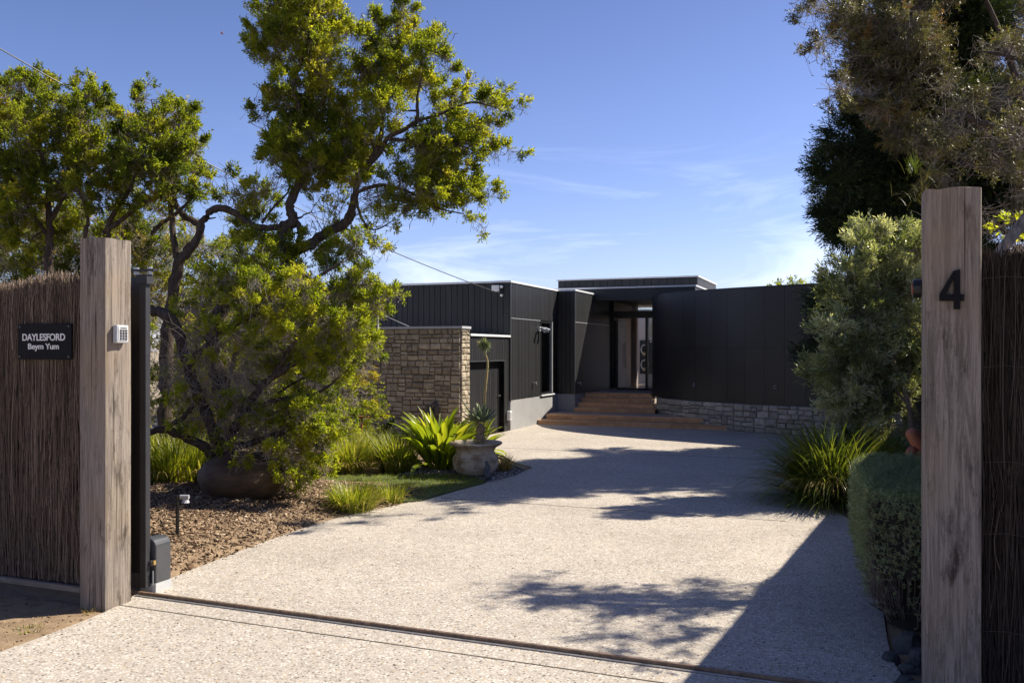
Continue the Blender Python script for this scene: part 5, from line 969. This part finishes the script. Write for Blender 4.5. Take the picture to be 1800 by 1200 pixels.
# ferny low green by the stone wall
cc = at(705, 800); ls = thing('dark_fern_bush', cc, 'small dark leafy bush in shade at the foot of the stone wall', 'bush')
foliage([(np.array(atd(x_, y_, 14.3)), r_/F*14.3, 1) for x_, y_, r_ in ((690,760,22),(720,765,20),(670,775,18),(740,778,14),(650,770,16),(705,780,20))], 60, .05, .025, 9, .08, 'leafC', ls, 26, name='leaves')
cc = at(1388, 760); fb_ = thing('distant_treetop', (cc[0]+3, 32, 0), 'small green treetop just showing above the curved black wall', 'tree')
bb = [(np.array(atd(x_, y_, 30)), r_/F*30, 1) for x_, y_, r_ in ((1362,503,9),(1372,500,7),(1395,499,10),(1410,500,8),(1385,506,12))]
foliage(bb, 30, .10, .04, 8, .2, 'leafB', fb_, 27); skeleton([([(cc[0]+3, 32, 0), tuple(bb[4][0])], [.12,.03])], [b[0] for b in bb], fb_, 8).build('branches', mt['bark'], fb_)
# ---- cypresses on the right boundary
def cypress(u, v, h, rad, label, seed, lean=0, full=1.0):
    t = thing('cypress_tree', (u, v, 0), label, 'tree', 'dark cypresses along the right boundary'); r = np.random.default_rng(seed); bl = []; n = int(110*full)
    tg = []
    for i in range(n):
        zf = r.random()**.8; z = 1.2+(h-1.2)*zf; rr = rad*(1-zf)**.32*(.75+.35*math.sin(z*2.3+seed)+.1*r.normal())*min(1, .35+z/6.0); a = r.uniform(0, 6.28); q = r.uniform(.35, 1)
        c = np.array([u+rr*q*math.cos(a)+lean*zf, v+rr*q*math.sin(a), z]); bl.append((c, .34, 1)); tg.append(c)
    o, SP, SD = foliage(bl, 150*full, .085, .016, 10, .30, 'leafC', t, seed, up=.25, out=1.0, tint=.45, tvar=.3, spread=.45)
    skeleton([([(u,v,0), (u,v,h*.5), (u+lean,v,h)], [.2,.12,.02])], tg, t, seed, r0=.02).build('branches', mt['bark'], t); return t
cypress(1.05, 16.2, 7.3, 2.55, 'tall dark feathery cypress rising behind the olive tree', 41, full=1.9)
cypress(4.0, 16.4, 7.6, 1.7, 'dark cypress mostly hidden behind the brown tea tree', 42, full=.8)
cypress(4.6, 20.4, 8.0, 2.2, 'furthest dark cypress behind the right trees', 43, full=.9)
# ---- brown tea tree upper right
TT = []
for x_, y_, rr, d_, k_ in ((1440,20,40,12.6,1),(1450,80,36,12.6,.8),(1430,-40,50,12.6,1),(1500,40,50,12.4,1),(1520,110,50,12.2,1),(1480,150,36,12.4,.8),(1560,170,48,12,1),(1600,60,60,11.8,1),(1620,140,55,11.6,1),(1590,230,48,11.6,1),(1640,260,45,11.4,1),(1560,60,48,12.2,1),(1590,20,50,12,1),(1550,110,40,12.2,1),(1680,60,60,11.4,1),(1700,160,60,11,1),(1760,60,60,11,1),(1780,170,60,11,1),(1700,250,55,11,1),(1770,260,60,11,1),(1650,320,34,11.2,.9),(1720,330,50,11,1),(1780,340,55,11,1),(1560,-40,60,12,1),(1660,-40,60,11.6,1),(1760,-40,60,11.2,1),(1760,380,40,11,.8),(1535,205,30,12,.8),(1510,170,34,12.2,1)): TT.append((x_, y_, rr, d_, k_))
bt = thing('brown_tea_tree', tuple(cw(7.9, 12.1))+(0,), 'twiggy brown green tea tree filling the upper right behind the numbered post', 'tree', 'twiggy tea trees at the right')
TT = [(a, b, c, (10.6 if a < 1490 else (12.5 if a < 1665 else 14.6)), e*(.32 if a < 1490 else 1)) for a, b, c, d, e in TT if not (a < 1600 and b < 0)]
b4 = zb(TT, 0, 0, 1, 11, .3, rg, 1, 1, back=.5)
o, S4, D4 = foliage(b4, 190, .042, .013, 10, .10, 'leafT', bt, 28, tint=.45, tvar=.34, up=0)
bs = tuple(cw(7.9, 12.1))+(0,); limbs = [([bs, atd(1850,500,12.54), atd(1830,380,12.54), atd(1780,300,12.54), atd(1700,200,12.88), atd(1600,130,13.45), atd(1480,60,14.14)], [.16,.14,.12,.09,.07,.045,.015]), ([atd(1830,380,12.54), atd(1800,200,12.54), atd(1760,60,12.77), atd(1700,-60,13.00)], [.1,.08,.05,.02]), ([atd(1780,300,12.54), atd(1700,290,12.77), atd(1620,270,13.22), atd(1560,200,13.68)], [.06,.045,.03,.01])]
tg = [b[0]+np.array([rg.normal(0, b[1]*.5) for _ in range(3)]) for b in b4 for _ in range(6)]
skeleton(limbs, tg, bt, 9).build('branches', mt['bark'], bt); fine_twigs(S4, D4, .8, 36, .1, .3, .003, bt, 'deadtwig')
# near overhanging boughs (throw the dappled shade in the foreground)
NB = [(1690,210,50,7.2,.5),(1740,170,55,7.2,.6),(1790,230,60,7.0,.7),(1760,290,45,6.9,.6),(1810,330,50,6.8,.8),(1840,140,60,7.2,.7),(1860,260,70,7.0,.9),(1660,150,35,7.5,.35),(1700,290,30,7.2,.4),(1780,90,50,7.5,.5),(1880,370,60,6.8,.9),(1800,250,40,6.2,.6),(1850,300,45,6.2,.8),(1890,200,45,6.2,.7),(1830,200,34,6.4,.5),(1640,215,26,7.6,.35),(1720,90,32,7.8,.3)]
nt = thing('brown_tea_tree', tuple(cw(5.2, 6.6))+(0,), 'nearer overhanging tea tree boughs just above the right fence', 'tree', 'twiggy tea trees at the right')
b5 = zb(NB, 0, 0, 1, 7.2, .15, rg, 1, 1, back=.35)
o, S5, D5 = foliage(b5, 170, .030, .009, 10, .09, 'leafT', nt, 29, tint=.42, tvar=.34, up=0)
bs = tuple(cw(5.2, 6.6))+(0,); limbs = [([bs, atd(2050,500,6.8), atd(1950,350,7), atd(1850,270,7), atd(1760,230,7.1), atd(1690,200,7.3), atd(1645,190,7.5)], [.13,.11,.09,.06,.04,.02,.008]), ([atd(1950,350,7), atd(1900,200,7.2), atd(1800,110,7.5), atd(1720,90,7.7)], [.06,.045,.03,.008])]
tg = [b[0]+np.array([rg.normal(0, b[1]*.5) for _ in range(3)]) for b in b5 for _ in range(7)]
skeleton(limbs, tg, nt, 10, r0=.008).build('branches', mt['bark'], nt); fine_twigs(S5, D5, .8, 37, .08, .25, .002, nt, 'deadtwig')
bare(nt, [(atd(1740,380,7.4), (-.3,0,-.5), .5), (atd(1780,370,7.3), (0,0,-.5), .5), (atd(1800,400,7.0), (.2,0,.3), .4)], 26, 79, .5, 'deadtwig', .003)
# dry pendulous tuft beside the right post
c = atd(1605, 290, 10.5); t = thing('needle_tuft', c, 'pale green needle tuft with drooping dry needles left of the right post top', 'foliage'); n = 90
a = RNG.uniform(0, 6.28, n); V, Fq, A = blades(np.tile(np.array(c)+[0,0,-.05], (n, 1))+RNG.normal(0, .03, (n, 3)), a, RNG.uniform(.08, .2, n), .006, .4, RNG.uniform(0, .9, n), RNG.random(n)*.6, 3); obj('needles', V, Fq, mt['bladeD'], t, attr=A)
c2 = atd(1620, 330, 10.5); n = 90; a = RNG.uniform(0, 6.28, n); V, Fq, A = blades(np.tile(np.array(c2), (n, 1))+RNG.normal(0, .12, (n, 3)), a, RNG.uniform(.15, .35, n), .005, .9, RNG.uniform(.6, 2.2, n), RNG.random(n), 4); obj('dry_needles', V, Fq, mt['leafT'], t, attr=A*.6+.2)
# bright leafy sprig by the fence top right
c = atd(1770, 400, 5.6); t = thing('green_sprig', (c[0], c[1], 2.0), 'bright green leafy sprig above the right fence beside the diagonal timber', 'foliage')
foliage([(np.array(c), .09, 1), (np.array(atd(1785,395,5.6)), .07, 1)], 130, .035, .014, 8, .06, 'leafL', t, 30, tint=.7, name='leaves')
# ---- olive tree
OL = [(1535,415,26,10.3),(1530,400,14,10.3),(1515,440,30,10.3),(1575,430,30,10.3),(1600,450,36,10.3),(1485,470,34,10.3),(1540,480,48,10.3),(1590,510,48,10.3),(1470,520,36,10.3),(1510,540,48,10.3),(1565,570,48,10.3),(1465,580,34,10.3),(1500,610,46,10.3),(1560,640,48,10.3),(1600,600,36,10.3),(1468,640,34,10.3),(1510,680,46,10.3),(1575,690,34,10.3,.7),(1475,700,34,10.3),(1510,730,36,10.3),(1480,745,28,10.3),(1555,735,34,10.3,.8),(1600,660,30,10.3,.6),(1615,500,40,10.4),(1640,560,50,10.4),(1640,440,50,10.4)]
ol = thing('olive_tree', tuple(atd(1607, 830, 10.3)[:2])+(0,), 'silvery green olive tree left of the numbered post, clipped into a tall oval', 'tree')
b6 = zb(OL, 0, 0, 1, 10.3, .2, rg, 1, .95, back=.4)
o, S6, D6 = foliage(b6, 210, .060, .0135, 9, .14, 'leafO', ol, 38, tint=.5, tvar=.35, up=.5, spread=.6)
bs = tuple(atd(1607, 830, 10.3)[:2])+(0,); limbs = [([bs, atd(1603,760,10.3), atd(1592,690,10.3), atd(1572,640,10.3), atd(1555,560,10.3), atd(1540,470,10.3)], [.05,.045,.04,.03,.02,.008]), ([atd(1596,710,10.3), atd(1560,670,10.3), atd(1520,620,10.3)], [.025,.018,.008]), ([atd(1592,690,10.3), atd(1600,620,10.4), atd(1595,520,10.4)], [.03,.02,.008])]
tg = [b[0]+np.array([rg.normal(0, b[1]*.5) for _ in range(3)]) for b in b6 for _ in range(4)]
skeleton(limbs, tg, ol, 11, bark='oliveb', r0=.008).build('branches', mt['oliveb'], ol); fine_twigs(S6, D6, .35, 39, .08, .2, .002, ol, 'twig')
# ---- clipped grey green hedge
def hedge():
    # footprint in camera-aligned depth: left edge follows the drive edge
    P0 = [(.02,5.6),(-.05,6.4),(-.05,7.3),(.10,7.75),(.75,7.9),(.9,5.6),(.45,5.3),(.16,5.45)]
    t = thing('clipped_hedge', (.4, 6.5, 0), 'low clipped grey green hedge with bare brown lower stems at the driveway edge', 'hedge')
    P_ = [np.array(p) for p in P0]; cen = np.mean(P_, 0); n_ = 4200*3; r = np.random.default_rng(50)
    Pc = P_+[P_[0]]; seg = np.array([np.linalg.norm(Pc[i+1]-Pc[i]) for i in range(len(P_))]); cs = np.concatenate([[0], np.cumsum(seg)])
    def per(s): i = np.clip(np.searchsorted(cs, s)-1, 0, len(seg)-1); f = (s-cs[i])/seg[i]; A_ = np.array(Pc); return A_[i]+(A_[i+1]-A_[i])*f[:, None]
    ZH_ = .86
    def surf(s, z):
        b = per(s); k = .84+.16*np.clip(z/.5, 0, 1)**.8; q = np.where(z > ZH_-.1, 1-((z-(ZH_-.1))/.1)**2*.10, 1); return cen+(b-cen)*(k*q)[:, None]
    n1 = 9000; s = r.uniform(0, cs[-1], n1); z = ZH_*(1-r.random(n1)**1.7*.80); xy = surf(s, z); side = np.column_stack([xy, z]); nrm = unit(np.column_stack([xy-cen, np.full(n1, .25)]))
    n2 = 5500; f = np.sqrt(r.random(n2)); s2 = r.uniform(0, cs[-1], n2); xy2 = cen+(surf(s2, np.full(n2, ZH_))-cen)*f[:, None]; top = np.column_stack([xy2, ZH_-.005+.012*hn(xy2[:, 0], xy2[:, 1], 11)]); nt_ = np.tile([0,0,1.], (n2, 1))
    SP = np.concatenate([side-nrm*.02, top-nt_*.02]); SD = unit(np.concatenate([nrm, nt_])+r.normal(0, .35, (n1+n2, 3))+[0,0,.25]); keep = (SP[:, 2] > .42) | (r.random(len(SP)) < .22*np.clip((SP[:, 2]-.1)/.3, 0, 1)+.02)
    SP, SD = SP[keep], SD[keep]; ns = len(SP); per_ = 12; tt = (np.arange(per_)+.5)/per_; Lq = .05*r.uniform(.6, 1.4, ns); P2 = (SP[:, None]+SD[:, None]*(Lq[:, None]*tt)[..., None]).reshape(-1, 3); D_ = np.repeat(SD, per_, 0); rr = unit(r.normal(size=(ns*per_, 3))); LD = unit(D_*.45+rr*.75)
    V, Fq, A = leaves(P2, LD, r.uniform(.012, .022, ns*per_), .0045, np.clip(np.repeat(r.normal(.5, .2, ns), per_)+r.normal(0, .1, ns*per_), 0, 1)); obj('leaves', V, Fq, mt['leafH'], t, attr=A)
    # brown stems, bare inside
    m = MB(); rr_ = random.Random(51)
    for i in range(620):
        a = rr_.uniform(0, cs[-1]); b = per(np.array([a]))[0]; q0 = cen+(b-cen)*rr_.uniform(.1, .5); q1 = cen+(b-cen)*rr_.uniform(.8, .97); zt_ = rr_.uniform(.2, .78); p0_ = Vector((q0[0], q0[1], rr_.uniform(-.02, .06))); p1_ = Vector((q1[0]*1, q1[1], zt_)); 
        k = .84+.16*min(1, zt_/.5); p1_.x = cen[0]+(p1_.x-cen[0])*k; p1_.y = cen[1]+(p1_.y-cen[1])*k; md = (p0_+p1_)/2+Vector((rr_.gauss(0,.03), rr_.gauss(0,.03), -.05)); m.tube([p0_, md, p1_], [.006,.004,.002], 4, False)
        for b_ in range(2): d_ = Vector((rr_.gauss(0,.05), rr_.gauss(0,.05), rr_.uniform(-.02,.08))); m.tube([md.lerp(p1_, .4+.3*b_), md.lerp(p1_, .4+.3*b_)+d_], [.0025,.001], 3, False)
    m.build('stems', mt['twig'], t)['kind'] = 'stuff'
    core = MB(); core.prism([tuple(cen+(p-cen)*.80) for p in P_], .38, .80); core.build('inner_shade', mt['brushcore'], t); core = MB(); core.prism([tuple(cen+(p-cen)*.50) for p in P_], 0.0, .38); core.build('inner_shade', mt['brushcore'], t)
hedge()
print('OBJECTS', len(bpy.data.objects), 'TRIS', sum(len(m_.polygons) for m_ in bpy.data.meshes)*2)
